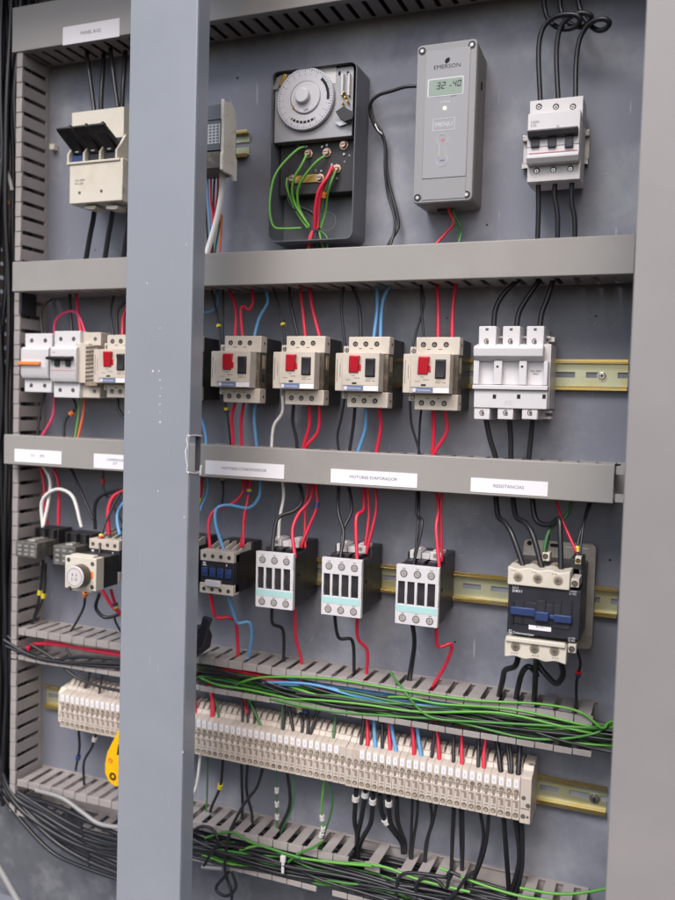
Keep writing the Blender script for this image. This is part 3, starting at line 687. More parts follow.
for k in range(5):
    u = k/4-.5
    m.tube([(xc-3.0+abs(u)*2, zc+u*4.0-.9, 56.0), (xc, zc+u*4.6, 56.1), (xc+3.0-abs(u)*2, zc+u*4.0+.9, 56.0)], .42, 5)
m.build('swirl_emblem', 'ink_black', fp)
a = z3(162, 318); b = z3(415, 412)
m = MB(); m.prism(rrect(a[0], b[0], b[1]-1, a[1]+.2, 1.8), 55.8, 56.1); dp = m.build('display_frame', 'grey_white', o)
a = z3(172, 326); b = z3(408, 404)
m = MB(); m.prism(rrect(a[0], b[0], b[1]-1, a[1]+.2, 1.4), 56.0, 56.3); lc = m.build('display', 'lcd', o)
def seg7(mb, ch, x, z, w_, h_, t_, hh, sl=.12):
    S = {'3': 'abgcd', '2': 'abged', '4': 'fgbc', '0': 'abcdef', '-': 'g'}[ch]
    def q(x0, z0_, x1, z1_):
        pts = [(x0, z0_), (x1, z0_), (x1, z1_), (x0, z1_)]
        mb.prism([(x+a_+sl*b_, z+b_) for a_, b_ in pts], hh, hh+.12)
    g = .35
    if 'a' in S: q(g, h_-t_, w_-g, h_)
    if 'g' in S: q(g, h_/2-t_/2, w_-g, h_/2+t_/2)
    if 'd' in S: q(g, 0, w_-g, t_)
    if 'f' in S: q(0, h_/2+g, t_, h_-g)
    if 'e' in S: q(0, g, t_, h_/2-g)
    if 'b' in S: q(w_-t_, h_/2+g, w_, h_-g)
    if 'c' in S: q(w_-t_, g, w_, h_/2-g)
m = MB(); x, z = z3(222, 388)
for i, ch in enumerate('32'): seg7(m, ch, x+i*5.6, z, 4.3, 7.6, .95, 56.3)
x, z = z3(312, 372)
seg7(m, '-', x, z-2, 3.0, 7.2, .95, 56.3); seg7(m, '4', x+4.2, z, 3.9, 6.8, .9, 56.3); seg7(m, '0', x+9.4, z, 3.9, 6.8, .9, 56.3)
m.build('digits', 'ink_black', lc)
xc, zc = z3(345, 396); text('F', xc, zc, 56.35, 2.2, 'hole_grey', lc)
xc, zc = z3(232, 436); text('TEMP', xc, zc, 56.0, 2.6, 'hole_grey', fp); xc, zc = z3(345, 432); text('SETPT', xc, zc, 56.0, 2.6, 'hole_grey', fp)
xc, zc = z3(285, 474); text('STATUS', xc, zc, 56.0, 3.2, 'grey_white', fp, bold=.05)
xc, zc = z3(282, 519); m = MB(); m.cyl(xc, zc, 1.9, 55.8, 56.8, 18, 1.3); m.build('indicator_lamp', 'led', o)
a = z3(200, 600); b = z3(352, 672); m = MB(); 
t_ = .6
m.box(a[0], b[0], a[1]-t_, a[1], 55.9, 56.15); m.box(a[0], b[0], b[1], b[1]+t_, 55.9, 56.15); m.box(a[0], a[0]+t_, b[1]+t_, a[1]-t_, 55.9, 56.15); m.box(b[0]-t_, b[0], b[1]+t_, a[1]-t_, 55.9, 56.15)
mb_ = m.build('menu_button', 'grey_white', o); text('MENU', (a[0]+b[0])/2, (a[1]+b[1])/2, 56.0, 7.2, 'grey_white', mb_, sx=1.02)
xc, z1_ = z3(268, 745); _, z2_ = z3(265, 890)
m = MB(); r_ = 6.4; pts = []
for i in range(13): a_ = rad(-55+290*i/12); pts.append((xc+r_*math.cos(a_), z1_+r_*math.sin(a_)))
for i in range(13): a_ = rad(125+290*i/12); pts.append((xc+r_*math.cos(a_), z2_+r_*math.sin(a_)))
m.tube([(x, z, 56.0) for x, z in pts+[pts[0]]], .38, 5)
kp = m.build('up_down_button', 'grey_white', o)
m = MB(); m.box(xc-2, xc+2, z1_-.6, z1_+.6, 55.9, 56.2); m.box(xc-.6, xc+.6, z1_-2, z1_+2, 55.9, 56.15); m.build('plus_mark', 'red_mark', kp)
m = MB(); m.box(xc-2.6, xc+2.6, z2_-.5, z2_+.7, 55.9, 56.2); m.build('minus_mark', 'blue_mark', kp)
m = MB(); m.box(w-.6, w+.5, -46, -38, 24, 29); m.build('side_slot', 'hole', o)
m = MB(); m.box(w/2-14, w/2-2, z0-3, z0+.8, 8, 22); m.build('cable_gland', 'black', o, bev=.6)
# ================================================================ MECHANICAL TIMER
X0, Z0 = at(271.5, 71.5, 45)
tm = T('time_switch', X0, Z0, 'open grey metal box with round dial timer and brass terminals', 'timer'); o = tm.o
def rm(px, py, h=45): return tm.rel(px, py, h)
x1, zt_ = rm(357.5, 60); _, z0 = rm(353.5, 236)
w = x1; top = max(0, zt_); top = (top+0)/1
z0 = z0-3
# rounded tray: outer loft, floor, walls as a ring between two rounded outlines
def tray(mb, x0, x1, z0, z1, r, t, h0, h1):
    A = rrect(x0, x1, z0, z1, r); B = rrect(x0+t, x1-t, z0+t, z1-t, max(.5, r-t)); n = len(A)
    vs = [(x, z, h0) for x, z in A]+[(x, z, h1) for x, z in A]+[(x, z, h1) for x, z in B]+[(x, z, h0+t) for x, z in B]
    fs = [tuple(range(n))]
    for q in range(3): fs += [(q*n+i, q*n+(i+1) % n, (q+1)*n+(i+1) % n, (q+1)*n+i) for i in range(n)]
    fs.append(tuple(range(3*n, 4*n))); mb.add(vs, fs)
m = MB(); tray(m, 0, w, z0, top, 9, 1.6, .5, 45); m.build('metal_box', 'box_grey', o, bev=.4, seg=1)
_, pb = rm(300, 139.5, 42); 
zmid = rm(345, 222)[1]
m = MB(); m.box(5, w-6, pb-62, pb+1, 6, 24); m.build('terminal_base', 'black', o, bev=1.2)
m = MB(); m.prism([(2.4, top-9), (2.4, pb), (w-7, pb), (w-7, top-5), (w-9, top-3), (8, top-3)], 36, 38); m.box(3, w-8, pb, pb+1.6, 24, 36.0); mp_ = m.build('dial_plate', 'timer_plate', o, bev=.5)
m = MB(); m.box(8, w-14, pb+8, top-8, 6, 36); m.build('clockwork', 'black', o, bev=1)
xc, zc = rm(304, 98, 46); R0 = 37.5
m = MB(); m.cyl(xc, zc, R0, 41, 44, 56, R0-1); dl = m.build('dial', 'dial', o)
m = MB()
for k in range(72):
    a_ = rad(5*k); l = 3.6 if k % 3 == 0 else 2.0
    c, s_ = math.cos(a_), math.sin(a_); r0 = R0-2-l; r1 = R0-2; ww = .38
    m.prism([(xc+c*r1-s_*ww, zc+s_*r1+c*ww), (xc+c*r0-s_*ww, zc+s_*r0+c*ww), (xc+c*r0+s_*ww, zc+s_*r0-c*ww), (xc+c*r1+s_*ww, zc+s_*r1-c*ww)], 43.9, 44.15)
m.build('dial_marks', 'ink', dl)
m = MB(); m.ring(xc, zc, 26.5, 29.5, 43.9, 44.1, 20, 232, 300); m.ring(xc+2, zc, 27, 30.5, 43.9, 44.12, 16, -8, 48); m.build('dial_slot', 'hole', dl)
for a0_ in (236, 246, 256, 266, 276, 286, 296):
    m = MB(); m.ring(xc, zc, 26.3, 29.7, 44.0, 44.3, 2, a0_, a0_+2.2); m.build('dial_tab', 'dial', dl)
m = MB(); m.cyl(xc+1.5, zc+1, 19.5, 44, 46, 44, 18.5); m.build('inner_disc', 'dial', dl, bev=.3, seg=1)
m = MB(); m.ring(xc+1, zc+1, 19.5, 20.0, 43.9, 44.3, 40); m.build('disc_line', 'hole_grey', dl)
m = MB(); m.cyl(xc-1, zc+2, 9.6, 46, 52, 36, 8.6); m.build('knob', 'grey_white', dl, bev=1.2, seg=3)
m = MB(); m.cyl(xc-14, zc-9, 2.2, 44, 46.4, 14, 1.6); m.build('trip_screw', 'brass', dl)
text('OFF', xc+3, zc-14.5, 46.1, 3.6, 'ink_black', dl, bold=.05, rotz=.1)
for k in range(24):
    a_ = rad(90-15*k); text(str((k % 12) or 12), xc+math.cos(a_)*(R0-8.6), zc+math.sin(a_)*(R0-8.6), 44.1, 2.6, 'hole_grey', dl, rotz=a_-math.pi/2)
# plate furniture
x, z = rm(347, 66, 39)
m = MB(); x0, z0_ = rm(325, 66, 38); m.box(x0-8, x0+15, z0_-22, z0_+1, 38, 38.5); m.build('paper_label', 'offwhite', mp_)
m = MB()
for q in (339.5, 348): x, z = rm(q, 73, 38); m.prism(rrect(x-1.4, x+1.6, z-3, z+2, 1.2), 38, 38.3)
m.build('plate_hole', 'hole', mp_)
m = MB()
for q in (342, 348.5): x, z = rm(q, 74, 40); m.box(x, x+3, z-26, z, 38, 43)
m.build('contact_arm', 'steel', mp_, bev=.3, seg=1)
m = MB()
for q in ((343.5, 92), (345, 97), (342, 103), (347, 101)): x, z = rm(*q, 44); m.cyl(x, z, 1.7, 40, 45, 10, 1.2)
m.build('contact_rivet', 'brass', mp_)
x, z = rm(343, 112, 46); m = MB(); m.prism([(x-9, z+1), (x+1, z+6), (x+14, z-2), (x+13, z-10), (x+3, z-12), (x-3, z-8)], 44.5, 48); m.build('trip_lever', 'black', mp_, bev=.6)
x, z = rm(337, 119, 46); m = MB(); m.prism([(x-5, z-2), (x+8, z-1), (x+12, z-5), (x+2, z-7)], 40, 42); m.build('lever_tip', 'steel', mp_)
x, z = rm(281, 79, 42); m = MB(); m.prism([(x-3, z-7), (x+1, z-9), (x+8, z+4), (x+4, z+6)], 38, 43); m.build('spring_clip', 'brass', mp_, bev=.4)
x, z = rm(276, 83, 42); m = MB(); m.prism([(x-4, z-7), (x+2, z-7), (x+7, z+9), (x, z+7)], 38, 40.5); m.build('bracket', 'steel', mp_)
# brass terminals
def tz(px, py, h=27): return tm.rel(262+px/6.136, 135+py/6.136, h)
for q in ((282, 112), (395, 105), (500, 60), (455, 205), (352, 262), (185, 268)):
    x, z = tz(*q); m = MB(); m.cyl(x, z, 5.6, 23.5, 26, 8); m.cyl(x, z, 4.4, 26, 30, 18, 3.4); s_ = m.build('terminal_screw', 'copper', o)
    m = MB(); m.box(x-2.8, x+2.8, z-.4, z+.4, 29.8, 30.2); m.build('slot', 'hole', s_)
m = MB(); a = tz(175, 255, 24); b = tz(345, 290, 24); m.box(a[0], b[0], b[1], a[1], 24, 25.6); m.build('link_bar', 'brass', o, bev=.4)
for q in ((270, 70), (395, 60), (500, 115), (360, 218), (455, 265), (205, 235), (365, 70), (425, 180)):
    x, z = tz(*q); m = MB(); m.prism([(x-1.3, z-1.4), (x+1.5, z-1), (x+1, z+1.6), (x-1.2, z+1.1)], 24, 25.6); m.build('terminal_tab', 'steel', o)
for q, s_ in (((225, 190), '1'), ((500, 160), '4'), ((530, 120), 'A'), ((325, 215), '2'), ((215, 60), 'N')): x, z = tz(*q); text(s_, x, z, 24.1, 4, 'grey_white', o, 'lettering')
x, z = tz(400, 530, 2.2); m = MB(); m.ring(x, z, 11, 11.8, 2.0, 2.5, 30); m.build('knockout', 'casing', o)
x, z = tm.rel(347, 120, 20)
# ================================================================ BLACK FLAP FUSE SWITCH (upper left)
X0, Z0 = at(72, 111, 62)
fs_ = T('fuse_holder', X0, Z0, 'cream fuse holder with three raised black flaps, left of the post', 'fuse holder'); o = fs_.o
def rq(px, py, h=62): return fs_.rel(55+px/5.3, 90+py/5.3, h)
a = rq(92, 118, 45); wq = 84
m = MB(); m.box(a[0], a[0]+wq, -84, a[1]-1, 4, 46); m.build('back_body', 'cream', o, bev=.8)
b = rq(78, 385, 70); c_ = rq(78, 605, 70)
m = MB(); m.box(b[0], b[0]+wq, c_[1], b[1], 30, 70); lo = m.build('lower_body', 'cream', o, bev=1)
a2 = rq(60, 385, 72)
m = MB(); m.box(a2[0], a2[0]+wq, a2[1]-3, a2[1], 46, 72); m.build('ledge', 'cream', o, bev=.6)
for k in range(4):
    x = a2[0]+k*25.5
    m = MB(); m.prism_x([(46, a2[1]), (71, a2[1]), (71, a2[1]+11), (62, a2[1]+22), (52, a2[1]+36), (46, a2[1]+36)], x, x+3.2); m.build('divider', 'cream', o, bev=.5)
for k in range(3):
    x = a2[0]+3.6+k*25.5
    MB().box(x, x+21.5, a2[1], a2[1]+33, 46, 52).build('pocket', 'black', o)
    m = MB(); m.box(x+1, x+19, a2[1]+.5, a2[1]+10, 52, 66); m.build('fuse_carrier', 'black' if k else 'blue_part', o, bev=.8)
    m = MB(); m.box(x+7, x+13, a2[1]+13, a2[1]+17, 52, 68.2); m.build('fuse_tab', 'steel', o, bev=.3, seg=1)
    zz_ = a2[1]
    m = MB(); m.prism_x([(50, zz_+12), (58, zz_+14), (92, zz_+33), (95, zz_+36), (94, zz_+38.5), (88, zz_+37), (50, zz_+20)], x-2.2, x+21.0); m.prism_x([(88, zz_+36.5), (94, zz_+38.2), (93, zz_+40.6), (86, zz_+38.5)], x+16, x+20)
    m.prism_x([(52, zz_+10), (64, zz_+11), (86, zz_+30), (60, zz_+24), (52, zz_+20)], x+2.5, x+17.5)
    m.build('flap', 'black', o, bev=1.0)
for q in (130, 246, 365):
    x, z = rq(q, 545-(q-130)*.08, 70); m = MB(); m.cyl(x, z, 2.1, 69.8, 70.2, 16); m.build('screw_hole', 'hole_grey', lo)
x, z = rq(105, 490, 70); text('32A 400V\nAC-22B', x, z, 70.1, 4.2, 'hole_grey', lo, align='LEFT')
for q in (160, 275, 392):
    x, z = rq(q, 620, 60); m = MB(); m.prism([(x, z+1), (x+17, z+1), (x+19, z-1.5), (x+15, z-4.5), (x, z-3)], 40, 62); m.build('cable_lug', 'cream', o, bev=.7)
m = MB(); x, z = at(53, 147, 8); x -= X0; z -= Z0; m.box(x-5, x+3, z-4, z+4, 1, 10); m.build('rail_stop', 'cream', o, bev=.6)
# ================================================================ RELAY MODULE WITH PALE SIDE, behind the post
X0, Z0 = at(224, 100, 75)
rl = T('relay_module', X0, Z0, 'relay module with a flat pale side plate, just right of the post', 'relay'); o = rl.o
def rr_(px, py, h): return rl.rel(190+px/5.3, 90+py/5.3, h)
zA = rr_(180, 45, 75)[1]; zB = rr_(165, 415, 75)[1]
hq = 74
pts = [(hq, zA), (hq-8, zA-2), (40, zA+2), (22, zA-6), (18, zA-18), (18, zA-60), (10, zA-64), (10, zB-6), (22, zB-8), (30, zB-2), (hq-6, zB-3), (hq, zB-1), (hq, zB+18), (hq-3, zB+20), (hq-3, zA-25), (hq, zA-22)]
m = MB(); m.prism_x([(38+(a_-10)*37/64, b_) for a_, b_ in pts], -4, 0); m.build('side_plate', 'plate_pale', o, bev=.5)
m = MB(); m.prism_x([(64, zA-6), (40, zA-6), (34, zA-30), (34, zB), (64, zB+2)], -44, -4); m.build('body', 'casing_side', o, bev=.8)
MB().box(-44, -5, zA-60, zA-24, 64, 72).build('front_label_block', 'paint_dark', o, bev=.6)
MB().box(-44, -5, zA-23, zA-4, 64, 71).build('upper_front', 'box_grey', o, bev=.8)
MB().box(-44, -5, zB+2, zA-61, 64, 71).build('lower_front', 'smoke', o, bev=.8)
m = MB()
for k in range(7): m.box(-30, -9, zA-30-k*3.6, zA-28.6-k*3.6, 72, 72.2)
for k in range(4): m.box(-8-k*5, -6.4-k*5, zA-52, zA-28, 72, 72.25)
m.build('printed_marks', 'grey_white', o)
m = MB()
for q, ww in ((-18, 1.), (-40, .8), (-62, 1.2)): m.cyl(0, 0, .1, 0, .1, 3)
for za, hh in ((zA-16, 66), (zA-34, 54), (zA-52, 62), (zA-70, 52), (zA-30, 47)):
    m.add(*(lambda n=12, r=1.6: ([(.0, za+r*math.cos(2*math.pi*i/n), hh+r*math.sin(2*math.pi*i/n)) for i in range(n)]+[(.5, za+r*math.cos(2*math.pi*i/n), hh+r*math.sin(2*math.pi*i/n)) for i in range(n)],
          [tuple(range(n)), tuple(range(n, 2*n))]+[(i, (i+1) % n, n+(i+1) % n, n+i) for i in range(n)]))())
m.build('moulding_pin', 'beige', o)
rz = at(245, 143, 8)
rr5 = rail(-690, rz[0]+3, rz[1], 'short yellow rail end beside the pale relay module', hgt=35)
# ================================================================ LEFT BREAKERS
def breaker(name, tl, br_, h, label, matl, group, toggle=None, stripe=None, poles=2):
    X0, Z0 = at(*tl, h); t = T(name, X0, Z0, label, 'circuit breaker', group); o = t.o
    x1, z1 = t.rel(*br_, h); H_ = -z1; w = x1
    fz0, fz1 = -H_*.33, -H_*.72+(-2)
    MB().box(.4, w-.4, -H_+.6, -.6, 8, h-15).build('body', matl, o, bev=.6)
    m = MB(); m.box(0, w, -H_*.235, 0, 12, h-8); u = m.build('upper_terminal_block', matl, o, bev=.8)
    m = MB(); m.box(0, w, -H_, -H_*.765, 12, h-8); l = m.build('lower_terminal_block', matl, o, bev=.8)
    m = MB(); m.prism_x([(h-15, -H_*.235), (h-4, -H_*.235), (h, -H_*.27), (h, -H_*.70), (h-3, -H_*.765), (h-15, -H_*.765)], 0, w); f = m.build('front', matl, o, bev=.7)
    for k in range(poles):
        xx = w*(k+.5)/poles
        socket(u, xx, -H_*.12, h-8, 2.9, 2.2, 'screw'); socket(l, xx, -H_*.885, h-8, 2.9, 2.2, 'screw')
    if toggle:
        m = MB(); m.prism_x([(h, -H_*.43), (h+8, -H_*.44), (h+9, -H_*.40), (h, -H_*.38)], -1, w*.92); m.build('toggle_bar', 'black', o, bev=.6)
        for xx in (.2, .62): MB().box(w*xx, w*(xx+.18), -H_*.53, -H_*.41, h-1, h+2.5).build('toggle', 'black', o, bev=.5)
        m = MB(); m.box(1, w-1, -H_*.60, -H_*.59, h-.2, h+.15); m.box(3, 9, -H_*.33, -H_*.32, h-.2, h+.15); m.build('printed_marks', 'red_mark', f)
    if stripe: 
        m = MB(); m.prism_x([(h-.5, -H_*.55), (h+4.0, -H_*.54), (h+4.0, -H_*.49), (h-.5, -H_*.48)], -2, w*.75); m.build('orange_lever', 'orange', o, bev=.4)
        m = MB(); m.box(4, w-4, -H_*.58, -H_*.45, h-.1, h+.2); m.build('lever_surround', 'white', f)
    return t
b1 = breaker('circuit_breaker', (21, 333), (47.5, 392.5), 66, 'white breaker with an orange lever, leftmost of the motor starter row', 'white', 'white left breakers', stripe=True)
b2 = breaker('circuit_breaker', (50.5, 330.5), (75.5, 398), 68, 'white breaker with a black toggle beside the orange-levered one', 'white', 'white left breakers', toggle=True)
# beige add-on module right of it
X0, Z0 = at(76.5, 332, 60)
ad = T('leakage_module', X0, Z0, 'dusty beige module between the black-toggle breaker and a motor starter', 'electrical module'); o = ad.o
x1, z1 = ad.rel(97, 398, 60)
m = MB(); m.box(0, x1, z1, 0, 8, 54); m.build('body', 'beige', o, bev=.8)
m = MB(); m.box(0, x1*.62, z1*.78, z1*.17, 50, 62); m.build('front', 'beige', o, bev=.8)
m = MB(); m.box(x1*.5, x1+2, z1*.82, z1*.2, 40, 63); m.build('dusty_grille', 'beige_dirty', o, bev=.6)
m = MB()
for k in range(9): m.hull([(x1*.52, z1*(.23+.062*k), 63.4), (x1*.52, z1*(.26+.062*k), 63.4), (x1*.52, z1*(.245+.062*k), 62.5)], [(x1+2.2, z1*(.21+.062*k), 63.3), (x1+2.2, z1*(.235+.062*k), 63.3), (x1+2.2, z1*(.22+.062*k), 62.5)])
m.build('grille_rib', 'hole_grey', o)
for zz_ in (z1*.1, z1*.9): socket(o, x1*.75, zz_, 54, 2.6, 1.8, 'screw', 'hole_grey')
# ================================================================ LEFT ROW THREE: relays and dial timer
def relay(tl, br_, h, label, px=None):
    X0, Z0 = at(*tl, h); t = T('plug_in_relay', X0, Z0, label, 'relay', 'dark plug-in relays'); o = t.o
    x1, z1 = t.rel(*br_, h); w = x1
    m = MB(); m.box(-2, w+3, z1-4, 14, 4, 34); so = m.build('socket_base', 'black', o, bev=.8)
    m = MB(); m.box(0, w, z1, 0, 34, h); m.build('relay_case', 'clear_grey', o, bev=1.2)
    m = MB()
    for r_ in range(3):
        for c in range(3): m.box(w*(.12+.3*c), w*(.12+.3*c)+w*.17, z1*(.18+.26*r_)-3, z1*(.18+.26*r_), h-.1, h+.25)
    m.build('case_markings', 'casing', o)
    MB().box(w*.5-6, w*.5+6, -1, 2.2, 36, h-10).build('retaining_clip', 'galv', o, bev=.4, seg=1)
    for xx in (2, w*.5, w-3):
        m = MB(); m.cyl(xx, 8, 3, 33.8, 36, 12, 2.2); m.build('screw', 'steel', so); m = MB(); m.box(xx+3, xx+4.4, 2, 14, 34, 42); m.build('terminal_wall', 'black', so)
    m = MB()
    for xx in (2, w-5): m.box(xx, xx+6, z1-7, z1-2, 20, 40)
    m.build('lower_terminal', 'black', so, bev=.5)
    return t
relay((15.5, 541), (36.5, 559), 74, 'dark clear-cased plug-in relay at the far left, under white wires')
relay((53, 545), (75, 567), 62, 'dark clear-cased plug-in relay behind the round dial timer')
X0, Z0 = at(66, 558, 128)
dt = T('dial_timer', X0, Z0, 'square cream timer with a round white dial, left of the post', 'timer'); o = dt.o
def rd(px, py, h): return dt.rel(px/5.19, 490+py/5.19, h)
a = rd(338, 340, 128); b = rd(497, 528, 128)
m = MB(); m.box(a[0], b[0], b[1], a[1], 112, 128); m.build('face_plate', 'cream', o, bev=.8)
MB().box(a[0]+8, b[0]-6, a[1], a[1]+2.6, 116, 126).build('edge_lug', 'cream', o, bev=.5); MB().box(a[0]+8, b[0]-8, b[1]-2.6, b[1], 116, 126).build('edge_lug', 'cream', o, bev=.5)
MB().box(a[0]+.8, b[0]-.6, b[1]+1, a[1]-1, 82, 112).build('body', 'black', o, bev=.8)
xc, zc = rd(425, 442, 128)
m = MB(); m.cyl(xc, zc, 14.6, 128, 141, 40, 14); k_ = m.build('dial_barrel', 'smoke', o, bev=.5)
m = MB(); m.cyl(xc, zc, 14, 141, 142.6, 40, 13.2); dd = m.build('dial_face', 'offwhite', o, bev=.3, seg=1)
text('4  6\n2 10', xc, zc, 142.7, 5.6, 'brass', dd)
m = MB(); m.ring(xc, zc, 10.8, 11.3, 142.5, 142.8, 36); m.build('dial_scale', 'brass', dd)
x, z = rd(475, 440, 128); MB().box(x-2, x+2.5, z-5, z+4, 127.8, 128.3).build('orange_mark', 'orange', o)
for q in ((356, 362), (480, 385), (362, 510), (478, 505)): x, z = rd(*q, 128); socket(o, x, z, 128, 2.7, 2.1, 'screw')
# ================================================================ DARK FOLDED BRACKET by the post
X0, Z0 = at(196, 664, 100)
bt = T('black_lever_clamp', X0, Z0, 'black plastic clamp with an upright lever, low beside the post', 'clamp'); o = bt.o
a = [bt.rel(*p, 90) for p in ((180, 628), (199, 629), (203, 640), (201, 652), (188, 662), (180, 662))]
m = MB(); m.prism(a, 66, 96); m.build('clamp_body', 'black', o, bev=1.5)
a = [bt.rel(*p, 98) for p in ((203.5, 616), (211.5, 619), (206, 636), (203, 646), (195, 652), (198, 640))]
m = MB(); m.prism(a, 94, 101); m.build('lever', 'navy', o, bev=1.4)
# ================================================================ YELLOW TAG
X0, Z0 = at(117, 731, 90)
yt = T('yellow_tool', X0, Z0, 'yellow plastic clip tool sticking out from behind the post', 'tool'); o = yt.o
pp = [(119, 729), (116.5, 733), (112, 742), (107, 752), (104.5, 764), (104.8, 774), (108.5, 782), (115, 787), (122, 787), (132, 780), (136, 765), (134, 745), (128, 731)]
q = [yt.rel(*p, 90) for p in pp]
m = MB(); m.prism(q, 82, 90); m.build('body', 'yellow_tag', o, bev=1.6, seg=3)
for p, mt_, r_ in (((110.5, 760), 'orange', 3.2), ((113, 776), 'brass', 5.2)):
    x, z = yt.rel(*p, 90); m = MB(); m.ring(x, z, r_*.45, r_, 89.8, 91, 18); m.build('rivet_ring', mt_, o)
x, z = yt.rel(117.5, 749, 90); m = MB(); m.prism([(x-1, z-8), (x+2.5, z-7), (x+3, z+4), (x+1.5, z+7)], 89.8, 90.4); m.build('slot', 'hole', o)
# ================================================================ TERMINAL STRIP
PT = 8.35
def make_terminal():
    o = bpy.data.objects.new('terminal_block', None); COL.objects.link(o); o.empty_display_size = .01
    m = MB(); g = .12
    prof = [(8, -458), (48, -459), (55, -456.5), (55, -432.8), (53.8, -431.6), (53.8, -428.4), (55, -427.4), (55, -410), (50, -408), (42, -407), (38, -402.5), (14, -400.5), (8, -405)]
    m.prism_x([(h, z+430) for h, z in prof], g, PT-g)
    m.build('block_body', 'term', o, bev=.35, seg=1)
    m = MB(); m.prism_x([(h, z) for h, z in [(37.5, 27.8), (31, 34.8), (19, 35), (14, 30)]], g+1.0, PT-g-1.0); m.build('rear_hump', 'term', o, bev=.5, seg=1)
    for x_, z_, r_ in ((PT/2+.4, 5.6, 2.7), (PT/2, -21, 2.95)):
        m = MB(); m.cyl(x_, z_, r_, 54.8, 55.12, 14); a_ = m.build('screw_well', 'well', o)
        m = MB(); m.cyl(x_-.1, z_-.6, r_-.95, 54.9, 55.3, 12); m.build('screw', 'beige_dirty', a_)
    m = MB(); m.box(PT*.28, PT*.62, -3, 2.4, 54.9, 55.2); m.box(PT*.1, PT*.78, -6.6, -4.6, 54.9, 55.2); m.box(PT*.42, PT*.8, -12.5, -6.6, 54.9, 55.2); m.build('moulded_recess', 'recess', o)
    m = MB(); m.box(PT*.25, PT*.75, -15.8, -15.0, 54.9, 55.15); m.build('moulded_line', 'hole_grey', o)
    return o
tp = make_terminal()
tag_m = MB(); tag_m.box(1.5, PT-1.7, 10.2, 19.2, 54.9, 55.6); tg = tag_m.build('number_tag', 'paper', tp)
m = MB(); m.box(3.3, PT-3.6, 12.6, 16.4, 55.5, 55.75); m.build('number', 'grey_white', tg)
tp['category'] = 'terminal block'
first = True; idx = 0
def put_term(X, label, group, withtag=True, dz=0.):
    global first
    if first: c = tp; first = False
    else: c = copy_tree(tp)
    c.location = (X/1000, 0, (-430+dz)/1000); c['label'] = label; c['category'] = 'terminal block'; c['group'] = group; c.rotation_euler = (rad(random.uniform(-.25, .25)), rad(random.uniform(-.35, .35)), 0)
    if not withtag:
        for ch in list(c.children):
            if ch.name.startswith('number_tag'):
                for g in list(ch.children): bpy.data.objects.remove(g)
                bpy.data.objects.remove(ch)
    return c
xs = -776.0; xe = -143.5; n = int((xe-xs)/PT)
xgap = at(345, 760, 55)[0]
for i in range(n+1):
    X = xs+i*PT; px_post = -560
    left = X < -640; hid = -640 <= X < -575
    g = 'terminal blocks in the row left of the post' if X < -600 else ('terminal blocks between the post and the gap in number tags' if X < xgap else 'terminal blocks at the right end of the strip')
    l = ('dusty cream terminal block in the strip left of the centre post' if X < -600 else ('cream terminal block in the strip section just right of the post' if X < xgap else 'cream terminal block in the right half of the strip, over the thick black cables'))
    put_term(X, l, g, withtag=not (abs(X-xgap) < PT*1.6), dz=(.6 if X < xgap else -.4))
X0 = xs+(n+1)*PT
te = T('end_clamp', X0+.3, -430, 'wider cream end clamp closing the right end of the terminal strip', 'end clamp'); o = te.o
m = MB(); m.prism_x([(h, z+430) for h, z in [(8, -461), (48, -462), (55, -459), (55, -407), (50, -405), (42, -404), (38, -398), (14, -396), (8, -403)]], 0, 12); m.build('body', 'term', o, bev=.8)
m = MB(); m.cyl(4, 0, 2.4, 54.8, 55.2); m.cyl(9, -8, 2.6, 54.8, 55.2); m.cyl(4, -21, 2.7, 54.8, 55.2); m.cyl(9, -21, 1.5, 54.8, 55.2); m.box(1, 11, -12.6, -11.8, 54.9, 55.2); m.build('screw_well', 'hole_grey', o)
m = MB(); m.cyl(6, 33.0, .1, 10, 11, 5); m.box(6, 11, 28, 33, 36, 38.4); m.build('clamp_screw', 'screw', o)
te2 = T('end_clamp', xs-11, -430, 'cream end clamp closing the left end of the terminal strip', 'end clamp'); o = te2.o
m = MB(); m.prism_x([(h, z+430) for h, z in [(8, -456), (40, -457), (46, -454), (46, -412), (40, -406), (14, -402), (8, -405)]], 0, 10.6); m.build('body', 'cream', o, bev=.8)
m = MB(); m.cyl(5, 4, 2.2, 45.8, 46.3); m.cyl(5, -14, 2.4, 45.8, 46.3); m.build('screw_well', 'hole_grey', o)
# ================================================================ WIRES
BK, RD, BL, WH, GR, DG, PK, OR = 'w_black', 'w_red', 'w_blue', 'w_white', 'w_green', 'w_dgreen', 'w_pink', 'w_orange'
def z1o(x, y): return x/2.596, y/2.596
w_ = 'from the top duct into the black-flap fuse holder'
for p, r in (([(86, 40), (88, 62), (91.5, 88), (94.5, 112)], 2.9), ([(109, 36), (112, 62), (115, 86), (118, 108)], 2.9), ([(104, 44), (103, 70), (101.5, 92), (101, 112)], 3.2), ([(126, 36), (124.5, 66), (123, 88), (122, 108)], 3.2)):
    wire(BK, r, p, (22, 40) if r < 3 else (12, 24), where=w_, ext=(10, 0))
w_ = 'below the black-flap fuse holder'
for p in ([(95, 204), (93.5, 218), (90, 236), (85.5, 262)], [(113.5, 202), (112, 216), (108, 238), (104.5, 262)], [(130, 200), (129, 220), (126, 240), (123, 260)]):
    wire(BK, 3.4, p, (46, 30), where=w_)
wire(WH, 3.9, [(222, 166), (222.5, 182), (220, 205), (214, 230), (204, 262)], (52, 34), label='thick white cable curving down from the pale relay module')
w_ = 'below the pale relay module beside the white cable'
